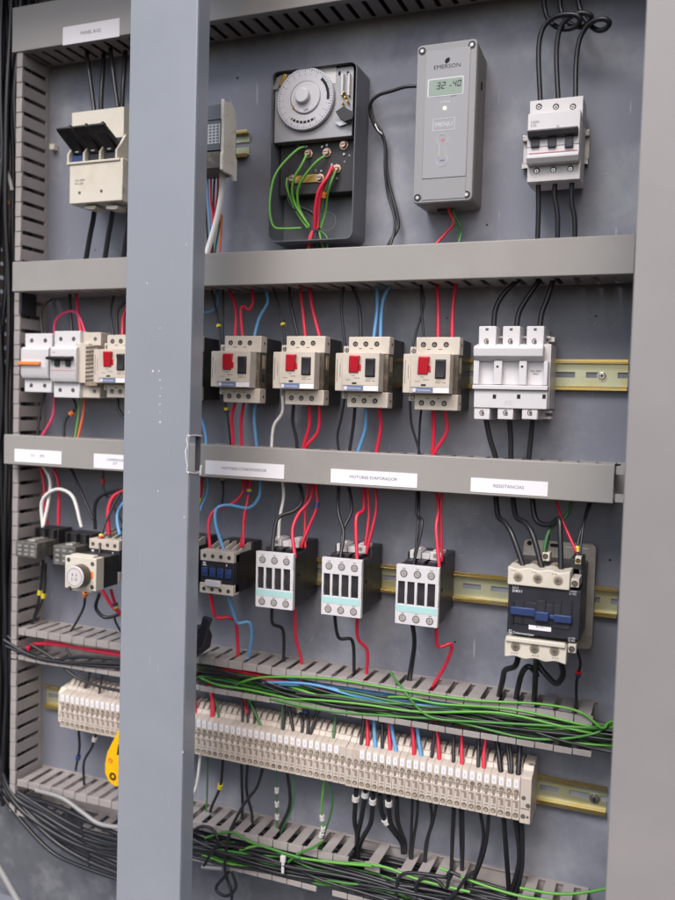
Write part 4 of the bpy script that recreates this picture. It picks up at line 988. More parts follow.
for c, p in ((BK, [(204, 172), (205, 200), (207, 230), (209, 262)]), (BL, [(207.5, 172), (208, 200), (210, 225), (209, 262)]), (RD, [(211, 172), (211, 200), (213, 220), (212, 262)]), (BK, [(215, 172), (213.5, 200), (212.5, 262)]), (RD, [(218, 172), (217.5, 195), (213, 225), (211, 262)]), (DG, [(221, 200), (219.5, 225), (216, 245), (214, 262)]), (OR, [(222, 215), (221, 235), (219, 262)])):
    wire(c, 1.3, p, (40, 28), where=w_)
for zc_, nm_ in ((503, 'top'), (164, 'second'), (-72, 'third')):  # unseen filler cables, added so the covered ducts look dark through their slots
    for i in range(9):
        pts = []; x_ = -845+random.uniform(0, 30); zz_ = zc_+random.uniform(-12, 12); hh_ = 8+i*5.2
        while x_ < -62: pts.append(Vector((x_, zz_+random.uniform(-5, 5), hh_+random.uniform(-3, 3)))); x_ += 70
        b = pts[0].copy(); m = MB(); m.tube([p-b for p in catmull(pts, 4)], 3.4, 7); o = m.build('power_cable', 'w_thick', smooth=60); o.location = (b.x/1000, -b.z/1000, b.y/1000); o['category'] = 'cable'
        WL.append((o, 'black cable', f'inside the covered {nm_} duct, added to darken its slots', None, f'same:added black cables inside the {nm_} duct', b.x))
# timer wiring
def tzp(*q): return [(262+a/6.136, 135+b/6.136) for a, b in q]
w_ = 'inside the open timer box'
wire(GR, 1.4, tzp((262, 72), (215, 92), (130, 175), (75, 260), (50, 380), (50, 490), (75, 565), (140, 575), (240, 572)), (30, 36, 44, 49, 52, 52, 50, 47, 44), label='green wire looping down the left side of the open timer box')
wire(GR, 1.5, tzp((388, 128), (330, 170), (260, 255), (220, 340), (225, 440), (265, 520), (290, 570)), (30, 34, 34, 30, 24, 22, 24), label='green wire from the middle brass screw of the timer')
wire(GR, 1.3, tzp((155, 262), (152, 320), (190, 430), (235, 510), (280, 572)), (30, 30, 22, 20, 24), label='green wire from the left end of the timer brass bar')
wire(BK, 1.3, tzp((165, 282), (160, 400), (200, 455), (270, 460), (320, 500), (348, 575)), (28, 26, 22, 22, 22, 26), label='black wire crossing low inside the open timer box')
wire(GR, 1.5, tzp((275, 120), (240, 190), (200, 260), (185, 350), (210, 440), (290, 560)), (32, 36, 36, 30, 24, 24), label='second green loop inside the open timer box')
wire(GR, 1.3, tzp((455, 215), (420, 300), (400, 380), (390, 470), (360, 574)), (32, 34, 28, 22, 24), label='green wire under the red one in the timer box')
wire(BK, 1.5, tzp((180, 300), (210, 420), (300, 470), (340, 520), (352, 575)), (26, 22, 24, 22, 24), label='second black wire low inside the timer box')
wire(RD, 1.6, tzp((440, 205), (390, 290), (355, 400), (340, 575)), (32, 34, 30, 28), label='thin red wire beside the thick one in the timer box')
wire(RD, 2.1, tzp((430, 195), (400, 260), (350, 340), (328, 450), (322, 575)), (32, 38, 40, 36, 30), label='red wire from the right brass screw down through the timer box')
wire(DG, 1.2, tzp((408, 270), (390, 330), (375, 400), (365, 480), (352, 575)), (32, 34, 30, 24, 24), marks=((.42, 'o'),), label='short green wire with an orange sleeve in the timer box')
w_ = 'leaving the bottom of the timer box'
for c, p, r in ((RD, tzp((312, 588), (302, 625), (285, 690), (275, 740)), 1.7), (RD, tzp((306, 590), (290, 640), (292, 740)), 1.5), (BK, tzp((335, 590), (325, 640), (312, 700), (310, 740)), 1.6), (BK, tzp((345, 590), (355, 640), (335, 690), (330, 740)), 1.5), (DG, tzp((355, 590), (385, 610), (402, 650), (395, 740)), 1.4), (GR, tzp((350, 592), (360, 640), (375, 690), (385, 740)), 1.3)):
    wire(c, r, p, (24, 30), where=w_)
# controller wiring
wire(BK, 1.9, [(418, 86), (405, 87), (392, 91), (379, 95), (371.5, 102), (370, 112), (375, 126), (383, 137), (386, 152), (387, 172), (391, 192), (397, 214), (398, 228), (391, 240), (386, 250)], (26, 26, 24, 22, 20, 16, 12, 10, 8, 8, 8, 10, 12, 18, 26), label='black probe cable curving out of the left of the digital controller')
wire(BK, 1.5, [(371, 106), (374, 120), (382, 132), (385, 146), (385, 170), (388, 195), (394, 215), (394, 232), (389, 250)], (16, 14, 14, 12, 12, 10, 14, 18, 26), label='thinner black strand twisted along the probe cable')
wire(WH, .8, [(375, 124), (378, 130), (382, 134)], (17, 17, 15), label='short bare white tie on the black probe cable')
wire(RD, 1.7, [(447, 203), (450, 213), (453.5, 223), (446, 233), (436, 244), (428, 252)], (24, 22, 20, 22, 26, 30), label='red wire below the digital controller')
wire(DG, 1.7, [(451, 203), (455, 215), (460.5, 226), (461, 234), (457, 250)], (22, 20, 18, 22, 28), label='dark green wire below the digital controller')
wire(DG, 1.2, [(452, 206), (455, 222), (457.5, 232), (459, 250)], (22, 20, 18, 26), label='thin olive green wire below the digital controller')
# upper right breaker
w_ = 'looping above the three-pole breaker'
A_ = ([(543, -12), (545, 10), (551, 23), (563, 29), (575, 27), (580, 20), (575, 15), (562, 15), (550, 20), (541.5, 32), (538.5, 55), (540.5, 104)],
      [(559, -12), (561, 10), (569, 23), (581, 27), (590, 22), (591, 16), (583, 13), (572, 16), (562, 25), (557.5, 40), (556.5, 62), (558.5, 104)],
      [(576, -12), (580, 9), (587, 22), (597, 30), (605, 29), (609.5, 23), (604, 19), (594, 21), (585, 29), (579, 42), (576, 65), (575.5, 102)])
for p in A_: wire(BK, 2.75, p, (22, 24, 30, 36, 40, 44, 46, 44, 40, 38, 38, 42), where=w_)
w_ = 'below the three-pole breaker'
for p in ([(538, 174), (538.5, 205), (537.5, 242)], [(556, 174), (554.5, 195), (557.5, 215), (557.5, 242)], [(572.5, 172), (571.5, 200), (574.5, 218), (575, 242)]): wire(BK, 2.75, p, (38, 32), where=w_)
# ---- row two, wires from the second duct into the motor starters
def z5(*q): return [(190+a/3.214, 250+b/3.214) for a, b in q]
def z6(*q): return [(390+a/2.7, 250+b/2.7) for a, b in q]
U = (32, 30, 36, 44)
def W5(c, r, pts, where, marks=(), h=(30, 42), ext=(16, 6)):
    if where.startswith('below'): h = (44, 34)
    wire(c, r, z5(*pts), h, marks=marks, where=where, ext=ext)
w_ = 'above the motor starter right of the post'
W5(BK, 1.5, [(62, 95), (70, 130), (92, 240), (98, 318)], w_, ((.62, 'ky'),)); W5(BK, 1.5, [(106, 100), (106, 190), (105, 318)], w_)
W5(RD, 2.0, [(118, 110), (142, 165), (148, 215), (144, 290)], w_); W5(RD, 2.0, [(192, 105), (203, 160), (190, 192), (172, 180), (163, 200), (170, 290)], w_)
W5(BL, 2.0, [(235, 100), (250, 165), (222, 220), (205, 290)], w_)
wire(RD, 1.6, z5((28, 110), (42, 170), (20, 190)), (30, 30), where='just right of the post under the second duct')
wire(BL, 1.6, z5((15, 180), (45, 200), (80, 190), (90, 160), (84, 100)), (30, 30), where='looping right of the post under the second duct')
w_ = 'above the third motor starter from the right'
W5(BK, 1.4, [(258, 100), (275, 145), (298, 235), (306, 318)], w_, ((.6, 'ky'),)); W5(BK, 1.9, [(318, 100), (325, 180), (350, 290)], w_)
W5(RD, 2.0, [(352, 100), (362, 190), (372, 290)], w_); W5(RD, 2.2, [(383, 95), (392, 180), (420, 292)], w_)
w_ = 'above the second motor starter from the right'
W5(BK, 1.6, [(498, 90), (487, 190), (500, 318)], w_); W5(BK, 1.9, [(512, 90), (543, 180), (550, 290)], w_)
W5(BL, 2.1, [(598, 85), (602, 180), (590, 290)], w_); W5(BL, 2.1, [(656, 85), (620, 165), (612, 290)], w_)
w_ = 'above the rightmost motor starter'
def W6(c, r, pts, where, marks=(), h=(30, 42), ext=(16, 6)):
    if where.startswith('below'): h = (44, 34)
    wire(c, r, z6(*pts), h, marks=marks, where=where, ext=ext)
W6(BK, 1.3, [(74, 65), (92, 140), (70, 225), (60, 268)], w_); W6(BK, 1.3, [(86, 65), (84, 140), (92, 240)], w_)
W6(RD, 2.2, [(126, 65), (130, 150), (130, 240)], w_); W6(RD, 2.2, [(182, 65), (170, 150), (168, 240)], w_)
w_ = 'above the triple white fuse holder'
for q in ([(360, 65), (310, 115), (285, 160), (280, 215)], [(415, 62), (370, 130), (348, 170), (341, 215)], [(446, 62), (425, 130), (410, 170), (404, 212)]): W6(BK, 3.0, q, w_, h=(36, 40))
# below
w_ = 'below the motor starter right of the post'
W5(BK, 1.3, [(104, 445), (118, 515), (128, 600), (132, 665)], w_, ((.42, 'yk'),)); W5(RD, 2.0, [(147, 478), (134, 540), (137, 590), (140, 665)], w_); W5(RD, 2.0, [(175, 478), (164, 560), (168, 665)], w_); W5(BL, 2.0, [(213, 478), (206, 540), (218, 665)], w_)
wire(BL, 2.0, z5((18, 470), (32, 530), (50, 590), (56, 665)), (40, 30), where='just right of the post in the motor starter row')
w_ = 'below the third motor starter from the right'
W5(WH, 1.8, [(296, 448), (297, 520), (268, 570), (261, 665)], w_); W5(BK, 2.0, [(334, 485), (330, 550), (342, 610), (344, 665)], w_); W5(RD, 2.2, [(384, 490), (384, 560), (368, 620), (360, 668)], w_); W5(RD, 2.0, [(415, 490), (412, 580), (375, 630), (366, 668)], w_)
w_ = 'below the second motor starter from the right'
W5(BK, 1.5, [(500, 455), (486, 540), (474, 600), (482, 675)], w_); W5(BK, 1.9, [(531, 495), (524, 570), (508, 675)], w_); W5(BL, 2.1, [(566, 498), (562, 580), (530, 675)], w_); W5(RD, 2.1, [(606, 498), (613, 570), (594, 675)], w_)
w_ = 'below the rightmost motor starter'
W6(BK, 1.4, [(54, 398), (58, 470), (78, 540), (78, 580)], w_); W6(BK, 1.3, [(85, 425), (80, 480), (76, 580)], w_); W6(RD, 2.1, [(118, 425), (118, 500), (112, 580)], w_); W6(RD, 2.1, [(147, 425), (153, 490), (122, 545), (116, 580)], w_)
w_ = 'below the triple white fuse holder'
for q in ([(258, 448), (270, 510), (284, 555), (288, 590)], [(322, 450), (326, 510), (326, 590)], [(386, 450), (380, 510), (372, 590)]): W6(BK, 3.0, q, w_)
# left breakers
def z4(*q): return [(a/3.068, 250+b/3.068) for a, b in q]
def W4(c, r, pts, where=None, marks=(), h=(30, 42), label=None): wire(c, r, z4(*pts), h, marks=marks, where=where, label=label)
W4(BK, 1.7, [(160, 150), (135, 170), (126, 200), (130, 262)], label='black wire arching over the orange-levered breaker')
W4(PK, 1.9, [(166, 262), (172, 215), (205, 190), (240, 198), (264, 262)], label='pinkish red wire arched over the black-toggle breaker')
W4(RD, 2.1, [(234, 105), (238, 180), (250, 262)], 'above the black-toggle breaker'); W4(BK, 2.1, [(214, 110), (216, 190), (222, 262)], 'above the black-toggle breaker')
w_ = 'above the motor starter left of the post'
W4(BK, 1.6, [(350, 140), (340, 190), (348, 265)], w_); W4(BK, 2.0, [(384, 160), (360, 190), (360, 265)], w_); W4(RD, 2.3, [(392, 165), (378, 210), (376, 265)], w_)
w_ = 'below the two left breakers'
W4(BK, 1.7, [(140, 430), (122, 500), (112, 600)], w_); W4(PK, 2.0, [(167, 435), (162, 510), (130, 570), (120, 600)], w_); W4(BK, 1.8, [(218, 440), (232, 485), (200, 525), (196, 600)], w_, ((.5, 'o'),)); W4(GR, 1.3, [(246, 440), (240, 510), (226, 600)], w_); W4(OR, 1.9, [(262, 440), (254, 510), (234, 600)], w_)
W4(BK, 2.0, [(360, 450), (364, 490), (386, 522), (400, 560)], 'below the motor starter left of the post')
# ---- row three
def z8(*q): return [(180+a/3.068, 440+b/3.068) for a, b in q]
def z9(*q): return [(380+a/2.596, 440+b/2.596) for a, b in q]
def W8(c, r, pts, where=None, marks=(), h=(34, 50), ext=(16, 5), label=None):
    if where and where.startswith('below') and ext == (16, 5): ext = (4, 20)
    wire(c, r, z8(*pts), h, marks=marks, where=where, ext=ext, label=label)
w_ = 'above the small blue and black contactor'
W8(BK, 1.2, [(130, 105), (133, 150), (129, 200)], w_, ((.5, 'yk'),), h=(34, 30), ext=(16, 0))
W8(RD, 2.1, [(192, 110), (192, 160), (160, 195), (108, 215), (88, 255), (92, 325)], w_, h=(34, 66)); W8(BL, 2.1, [(246, 110), (244, 170), (212, 208), (150, 200), (112, 212), (110, 260), (131, 328)], w_, h=(34, 64))
W8(RD, 1.8, [(218, 110), (208, 180), (196, 240), (194, 315)], w_, ((.35, 'yb'),), h=(34, 56)); W8(RD, 1.8, [(206, 115), (206, 190), (188, 315)], w_, h=(30, 50))
w_ = 'right of the post under the third duct'
W8(RD, 1.5, [(60, 100), (64, 150), (56, 195)], w_, ((.7, 'y'),), h=(34, 40)); W8(RD, 1.3, [(70, 100), (66, 160), (60, 180)], w_, h=(30, 34)); W8(BL, 1.5, [(86, 100), (84, 160), (66, 205)], w_, h=(34, 40))
w_ = 'above the leftmost white contactor'
W8(WH, 1.8, [(312, 110), (318, 170), (306, 240), (302, 310)], w_, h=(34, 46)); W8(BK, 2.2, [(360, 110), (375, 180), (352, 216), (302, 238), (288, 290), (284, 345)], w_, h=(34, 72))
W8(RD, 2.1, [(410, 110), (400, 180), (362, 230), (345, 280), (352, 350)], w_, h=(34, 72)); W8(RD, 1.8, [(414, 110), (420, 200), (396, 265), (374, 318)], w_, ((.42, 'b'),), h=(34, 50)); W8(RD, 1.6, [(396, 110), (384, 220), (384, 318)], w_, h=(30, 46))
w_ = 'above the middle white faced contactor'
W8(BK, 1.9, [(488, 120), (485, 215), (502, 285), (492, 360)], w_, ((.2, 'kb'),), h=(34, 72)); W8(BK, 1.8, [(512, 115), (527, 210), (500, 280), (494, 350)], w_, h=(30, 66))
W8(RD, 2.1, [(562, 115), (564, 210), (541, 240), (543, 362)], w_, h=(34, 72)); W8(RD, 1.7, [(574, 115), (579, 230), (566, 335)], w_, h=(34, 50)); W8(RD, 1.7, [(594, 115), (602, 210), (574, 335)], w_, ((.35, 'rk'),), h=(34, 50))
def W9(c, r, pts, where=None, marks=(), h=(34, 50), ext=(16, 5), label=None):
    if where and where.startswith('below') and ext == (16, 5): ext = (4, 20)
    wire(c, r, z9(*pts), h, marks=marks, where=where, ext=ext, label=label)
w_ = 'above the rightmost white faced contactor'
W9(BK, 1.6, [(98, 105), (95, 190), (110, 215), (88, 318)], w_, ((.25, 'rw'),), h=(34, 70)); W9(BK, 1.5, [(102, 110), (100, 200), (90, 310)], w_, h=(30, 64))
W9(RD, 2.0, [(144, 110), (152, 180), (146, 230), (153, 320)], w_, h=(34, 70)); W9(RD, 1.7, [(168, 110), (158, 170), (160, 300)], w_, ((.3, 'r'),), h=(32, 50))
w_ = 'above the large dark contactor'
for q in ([(300, 125), (306, 195), (325, 215), (345, 250), (372, 330)], [(344, 125), (352, 195), (378, 216), (398, 250), (420, 332)], [(394, 125), (404, 205), (440, 220), (464, 205), (468, 250), (470, 338)]): W9(BK, 3.0, q, w_, h=(36, 78))
W9(RD, 1.5, [(452, 130), (470, 200), (505, 280)], w_, h=(34, 60)); W9(DG, 1.7, [(502, 140), (485, 195), (440, 235), (424, 300)], w_, h=(34, 56))
W9(BK, 1.4, [(556, 140), (525, 225), (512, 285), (520, 345)], w_, ((.62, 'y'),), h=(34, 70)); W9(BK, 1.3, [(548, 140), (530, 210), (520, 290)], w_, h=(30, 60)); W9(BK, 1.2, [(440, 225), (436, 270), (428, 300)], w_, h=(40, 56), ext=(0, 0))
# below row three
w_ = 'below the small blue and black contactor'
W8(RD, 2.1, [(92, 460), (108, 540), (148, 545), (172, 565), (178, 660)], w_, h=(60, 30)); W8(BL, 2.1, [(142, 462), (165, 535), (178, 562), (212, 560), (220, 600), (210, 665)], w_, h=(60, 30))
w_ = 'below the leftmost white contactor'
W8(BK, 2.0, [(284, 500), (284, 562), (316, 584), (318, 675)], w_, h=(62, 28)); W8(RD, 2.0, [(352, 495), (355, 600), (372, 675)], w_, h=(62, 28))
w_ = 'below the middle white faced contactor'
W8(BK, 2.0, [(474, 525), (486, 605), (528, 615), (534, 700)], w_, h=(62, 28)); W8(RD, 2.0, [(546, 525), (545, 605), (574, 645), (572, 715)], w_, h=(62, 28))
w_ = 'below the rightmost white faced contactor'
W9(BK, 1.6, [(80, 470), (87, 530), (72, 625)], w_, h=(60, 28)); W9(BK, 1.3, [(86, 470), (92, 530), (80, 625)], w_, h=(56, 28)); W9(RD, 2.0, [(148, 470), (150, 535), (186, 530), (172, 580), (132, 650)], w_, h=(60, 28))
w_ = 'below the large dark contactor'
W9(BK, 3.2, [(362, 540), (352, 585), (325, 598), (318, 625), (308, 672)], w_, h=(76, 70, 60, 50, 34)); W9(BK, 3.2, [(408, 545), (404, 600), (400, 690)], w_, h=(76, 60, 34))
W9(BK, 3.2, [(404, 605), (385, 588), (366, 612), (352, 680)], w_, h=(56, 60, 50, 34)); W9(BK, 3.2, [(462, 555), (475, 605), (458, 632), (432, 610), (410, 580)], w_, h=(76, 74, 68, 60, 56))
W9(BK, 1.5, [(510, 540), (520, 580), (510, 630), (510, 700)], w_, ((.52, 'rb'),), h=(60, 40))
# left part of row three
def z7(*q): return [(a/3.068, 420+b/3.068) for a, b in q]
def W7(c, r, pts, where=None, marks=(), h=(34, 44), label=None): wire(c, r, z7(*pts), h, marks=marks, where=where, label=label)
w_ = 'above the far left plug-in relay'
W7(WH, 2.2, [(118, 120), (152, 180), (150, 240), (134, 322)], w_); W7(RD, 1.8, [(116, 120), (134, 190), (136, 250), (146, 322)], w_, h=(28, 34)); W7(RD, 2.1, [(148, 120), (178, 190), (180, 322)], w_, h=(34, 36))
W7(WH, 2.3, [(132, 328), (128, 255), (152, 222), (188, 213), (226, 240), (250, 328)], label='white wire arching between the two plug-in relays', h=(40, 44, 46, 46, 44, 40))
w_ = 'above the round dial timer'
W7(BK, 1.9, [(205, 120), (240, 200), (286, 305)], w_); W7(BK, 2.2, [(380, 214), (320, 228), (292, 260), (292, 335)], w_, h=(44, 40)); W7(BK, 1.4, [(318, 130), (318, 210), (350, 270), (376, 315)], w_, ((.25, 'r'),)); W7(RD, 2.8, [(382, 215), (348, 236), (332, 280), (334, 352)], w_, h=(44, 60)); W7(BL, 2.2, [(392, 240), (364, 275), (360, 310), (368, 352)], w_, h=(44, 60))
W7(BK, 1.5, [(370, 222), (335, 290), (312, 350), (305, 410)], w_, ((.75, 'yr'),), h=(50, 86))
w_ = 'below the far left plug-in relay'
W7(BK, 1.8, [(132, 430), (124, 520), (112, 580), (88, 660)], w_, ((.4, 'y'),), h=(30, 30)); W7(BK, 1.6, [(140, 440), (134, 540), (100, 620), (70, 665)], w_, ((.35, 'y'),), h=(30, 30))
w_ = 'below the round dial timer'
W7(BK, 1.7, [(262, 520), (258, 570), (240, 610), (216, 650)], w_, ((.12, 'o'),), h=(70, 30)); W7(BK, 2.3, [(306, 530), (294, 575), (318, 604), (350, 602), (375, 590)], w_, h=(50, 40)); W7(RD, 2.2, [(312, 520), (345, 572), (376, 598)], w_, h=(50, 40)); W7(RD, 2.0, [(340, 520), (355, 570), (376, 604)], w_, ((.5, 'by'),), h=(50, 40)); W7(BK, 1.4, [(350, 600), (356, 622), (374, 655)], w_, h=(40, 30))
# ---- from the fourth duct to the terminal strip
def z11(*q): return [(180+a/2.8125, 630+b/2.8125) for a, b in q]
def zz6(*q): return [(320+a/5.625, 700+b/5.625) for a, b in q]
def zz7(*q): return [(440+a/6.136, 720+b/6.136) for a, b in q]
def DN(c, r, pts, where, h=(30, 46), marks=(), ext=(8, 4), name=None): wire(c, r, pts, h, where=where, marks=marks, ext=ext)
w_ = 'above the terminals just right of the post'
for c, r, q in ((RD, 2.0, [(38, 155), (46, 258)]), (RD, 3.2, [(84, 155), (92, 200), (90, 262)]), (DG, 1.4, [(88, 165), (104, 210), (110, 262)]), (BK, 1.7, [(172, 175), (178, 275)]), (BK, 1.7, [(192, 185), (190, 280)]), (BK, 1.6, [(200, 190), (210, 240), (206, 282)]), (DG, 1.8, [(184, 175), (205, 220), (236, 290)]), (RD, 1.5, [(184, 205), (185, 225)])):
    DN(c, r, z11(*q), w_)
w_ = 'dropping onto the middle of the terminal strip'
for c, r, q, mk in ((DG, 1.8, [(290, 180), (288, 240), (286, 302)], ()), (BK, 1.8, [(294, 180), (290, 290)], ()), (BK, 1.9, [(302, 190), (322, 305)], ()), (BK, 1.9, [(336, 225), (344, 260), (342, 308)], ((.25, 'yw'),)), (BK, 1.9, [(354, 228), (360, 262), (357, 310)], ((.25, 'kb'),)), (BK, 1.9, [(388, 225), (376, 262), (362, 312)], ((.25, 'kk'),)), (DG, 1.6, [(438, 235), (434, 275), (430, 322)], ())):
    DN(c, r, z11(*q), w_, marks=mk)
w_ = 'entering the right half of the terminal strip'
for c, r, q in ((BK, 2.0, [(252, 70), (238, 180), (228, 285)]), (RD, 2.3, [(260, 75), (268, 180), (265, 292)]), (BL, 2.3, [(303, 82), (306, 180), (313, 295)]), (BK, 2.0, [(350, 88), (350, 310)]), (RD, 2.2, [(388, 98), (390, 200), (398, 315)]), (BL, 2.2, [(398, 95), (408, 180), (433, 315)]), (RD, 2.3, [(503, 100), (522, 180), (530, 338)]), (BL, 2.2, [(546, 110), (552, 200), (574, 345)]), (BK, 1.8, [(644, 140), (640, 230), (624, 356)]), (RD, 2.3, [(652, 140), (664, 220), (672, 362)])): DN(c, r, zz6(*q), w_)
for c, r, q in ((BK, 2.0, [(84, 55), (82, 265)]), (RD, 2.3, [(132, 60), (134, 272)]), (BK, 1.9, [(238, 75), (234, 284)]), (RD, 2.1, [(288, 80), (272, 180), (268, 290)])): DN(c, r, zz7(*q), w_)
w_ = 'entering the right end of the terminal strip'
for c, r, q in ((BK, 3.0, [(346, 95), (360, 200), (372, 310)]), (BK, 1.9, [(406, 100), (420, 220), (428, 318)]), (BK, 1.9, [(420, 102), (436, 220), (440, 318)]), (BK, 3.0, [(492, 115), (488, 220), (480, 334)])): DN(c, r, zz7(*q), w_)
w_ = 'above the left terminal strip'
DN(BK, 1.7, [(90, 672), (87, 684), (82.5, 694)], w_, h=(46, 34)); DN(BK, 1.4, [(101.5, 681), (99, 694), (96, 702)], w_, h=(46, 34))
w_ = 'below the left terminal strip'
DN(BK, 1.7, [(78.5, 728), (79.5, 748), (76, 768)], w_, h=(44, 30), marks=((.62, 'b'),)); DN(BK, 1.7, [(96, 734), (92, 747), (84, 762), (84, 782)], w_, h=(44, 30), marks=((.3, 'w'),))
# ---- below the terminal strip
w_ = 'hanging below the terminals right of the post'
def S(c, r, q, where, h=(42, 26), marks=(), label=None): wire(c, r, z11(*q), h, where=where, marks=marks, label=label, ext=(0, 20 if len(q) < 7 else 0))
S(WH, 1.9, [(58, 345), (46, 440), (22, 485)], w_); S(DG, 1.2, [(78, 350), (76, 470)], w_); S(BK, 1.8, [(121, 365), (113, 440), (88, 500)], w_, marks=((.38, 'y'),))
S(BK, 1.9, [(173, 375), (174, 440), (176, 490)], w_); S(BK, 1.8, [(190, 375), (187, 450), (202, 515)], w_)
S(BK, 1.9, [(234, 385), (216, 442), (180, 490), (140, 570), (126, 660), (134, 705), (146, 740), (140, 790)], w_, h=(42, 44, 50, 60, 62, 60, 60, 60))
S(DG, 1.2, [(273, 385), (272, 440), (273, 525)], w_, marks=((.40, 'w'), (.55, 'w'), (.68, 'w'))); S(BK, 2.1, [(301, 395), (309, 490), (280, 560)], w_); S(DG, 1.2, [(320, 405), (318, 490), (288, 558)], w_)
S(GR, 1.3, [(406, 420), (398, 500), (402, 560), (390, 595)], w_, marks=((.38, 'w'), (.5, 'w'), (.62, 'w'))); S(DG, 1.3, [(420, 430), (427, 500), (400, 592)], w_)
def zb(*q): return [(330+a/4.82, 780+b/4.82) for a, b in q]
w_ = 'with white collars below the terminal strip'
for q, mk in (([(127, 45), (118, 190), (130, 260), (128, 330)], ((.1, 'w'),)), ([(172, 50), (152, 180), (135, 260), (132, 330)], ((.05, 'w'),)), ([(208, 60), (198, 200), (160, 275), (138, 330)], ((.1, 'w'),)), ([(240, 72), (252, 165), (300, 240), (345, 300)], ((.36, 'w'),)), ([(282, 78), (288, 190), (316, 250), (352, 300)], ((.1, 'w'),)), ([(322, 88), (325, 190), (345, 260), (360, 300)], ())):
    wire(BK, 3.0, zb(*q), (44, 20), where=w_, marks=mk, ext=(0, 14))
w_ = 'in pairs below the right terminals'
for q in ([(397, 92), (394, 200), (390, 300)], [(424, 98), (418, 190), (402, 290)], [(484, 112), (490, 200), (464, 300)], [(514, 118), (494, 210), (478, 260), (468, 310)], [(594, 135), (588, 260), (585, 380)], [(628, 142), (630, 280), (634, 400)], [(600, 138), (592, 300), (588, 385)], [(640, 146), (642, 290), (640, 400)]):
    wire(BK, 1.7, zb(*q), (44, 26), where=w_, ext=(0, 24))
def z8b(*q): return [(460+a/4.22, 790+b/4.22) for a, b in q]
w_ = 'passing through the broken duct teeth'
for q, r in (([(84, 85), (99, 190), (85, 280), (62, 360)], 2.0), ([(122, 95), (112, 210), (90, 300), (62, 370)], 2.0), ([(184, 110), (195, 260), (206, 420)], 2.9), ([(232, 118), (250, 290), (215, 440)], 2.5), ([(262, 122), (262, 320), (234, 450)], 2.5), ([(242, 118), (254, 200), (240, 420)], 2.2)):
    wire(BK, r, z8b(*q), (44, 20), where=w_, ext=(0, 12))
# ---- bundles lying in the open ducts
def lay(c, r, n, x0, x1, zc, zs, h0, h1, where, gname, amp=6., step=55, name=None, drift=0.):
    for i in range(n):
        a = random.uniform(0, 1); u0 = random.uniform(-1, 1); u1 = random.uniform(-1, 1); hh = h0+(h1-h0)*(i+.5)/n
        xa = x0+random.uniform(0, 40); xb = x1-random.uniform(0, 6)
        k = max(3, int((xb-xa)/step)); pts = []
        ph = random.uniform(0, 6.28); fr = random.uniform(.6, 1.5)
        for j in range(k+1):
            t = j/k; z = zc+zs*(u0*(1-t)+u1*t)+amp*math.sin(ph+fr*t*6.28)+random.uniform(-3, 3)+drift*t
            pts.append(Vector((xa+(xb-xa)*t, max(zc-zs-2, min(zc+zs+2, z)), min(h1+1.5, max(4, hh+random.uniform(-3, 3))))))
        b = pts[0].copy(); m = MB(); m.tube([p-b for p in catmull(pts, 5)], r, 7)
        o = m.build(name or 'wire', c, smooth=60); o.location = (b.x/1000, -b.z/1000, b.y/1000); o['category'] = 'wire'
        WL.append((o, CN[c]+(' cable' if name else ' wire'), where, None, 'same:'+gname.replace('%', CN[c]), b.x))
w_ = 'lying in the open duct above the terminal strip'
gn = '% wires lying in the fourth duct'
lay(BK, 1.7, 9, -600, -12, -352, 9, 8, 26, w_, gn); lay(RD, 1.9, 6, -600, -170, -341, 6, 30, 52, w_, gn, amp=3); lay(BL, 1.9, 5, -480, -200, -342, 6, 40, 54, w_, gn, amp=3)
lay(DG, 1.6, 6, -600, -12, -352, 8, 24, 48, w_, gn); lay('w_mgreen', 1.5, 7, -600, -12, -353, 9, 30, 54, w_, gn, amp=8, step=42); lay(BK, 1.6, 6, -600, -12, -350, 9, 46, 57, w_, gn, amp=8, step=42)
lay(BK, 1.6, 10, -440, -12, -350, 9, 40, 57, w_, gn, amp=4)
lay(GR, 1.45, 6, -470, -12, -354, 8, 34, 50, w_, gn, amp=5); lay(GR, 1.4, 3, -560, -12, -352, 7, 34, 50, w_, gn, amp=6)
# the green wires that bulge out over the lower lip
w_ = 'spilling over the open duct above the terminals'
for i, q in enumerate(([(232, 688), (245, 681), (270, 677), (330, 679), (400, 690), (470, 700), (540, 704), (580, 712), (608, 728), (612, 734)], [(246, 692), (275, 700), (330, 711), (390, 716), (450, 721), (520, 737), (560, 739), (595, 737), (612, 731)],
          [(281, 684), (300, 690), (330, 699), (390, 714), (470, 719), (530, 728), (585, 727), (612, 730)], [(390, 672), (405, 692), (420, 710), (438, 719), (480, 722), (560, 722), (612, 730)], [(340, 700), (400, 697), (440, 704), (510, 709), (570, 716), (612, 729)],
          [(300, 683), (350, 692), (420, 706), (480, 708), (540, 713), (590, 722), (613, 730)], [(250, 700), (300, 699), (360, 704), (420, 712), (500, 713), (560, 724), (614, 731)], [(190, 672), (215, 684), (250, 690), (300, 701), (360, 713), (430, 714)])):
    if q[-1][0] > 600: q = q[:-2]+[(q[-2][0]*.5+298, (q[-2][1]+728+i*1.5)/2), (611, 722+i*2.4), (640, 724+i*2.2)]
    wire((GR, 'w_mgreen', GR, 'w_mgreen', GR, DG, GR, GR)[i], 1.4, q, [40]+[59-(i % 3)*3]*(len(q)-3)+[46, 30], where=w_, group='same:green wires spilling from the fourth duct')
wire(OR, 1.6, [(186, 680), (192, 676), (197, 671), (196, 664)], (58, 50), label='short orange wire curling out of the duct beside the post')
w_ = 'crossing the open duct left of the post'
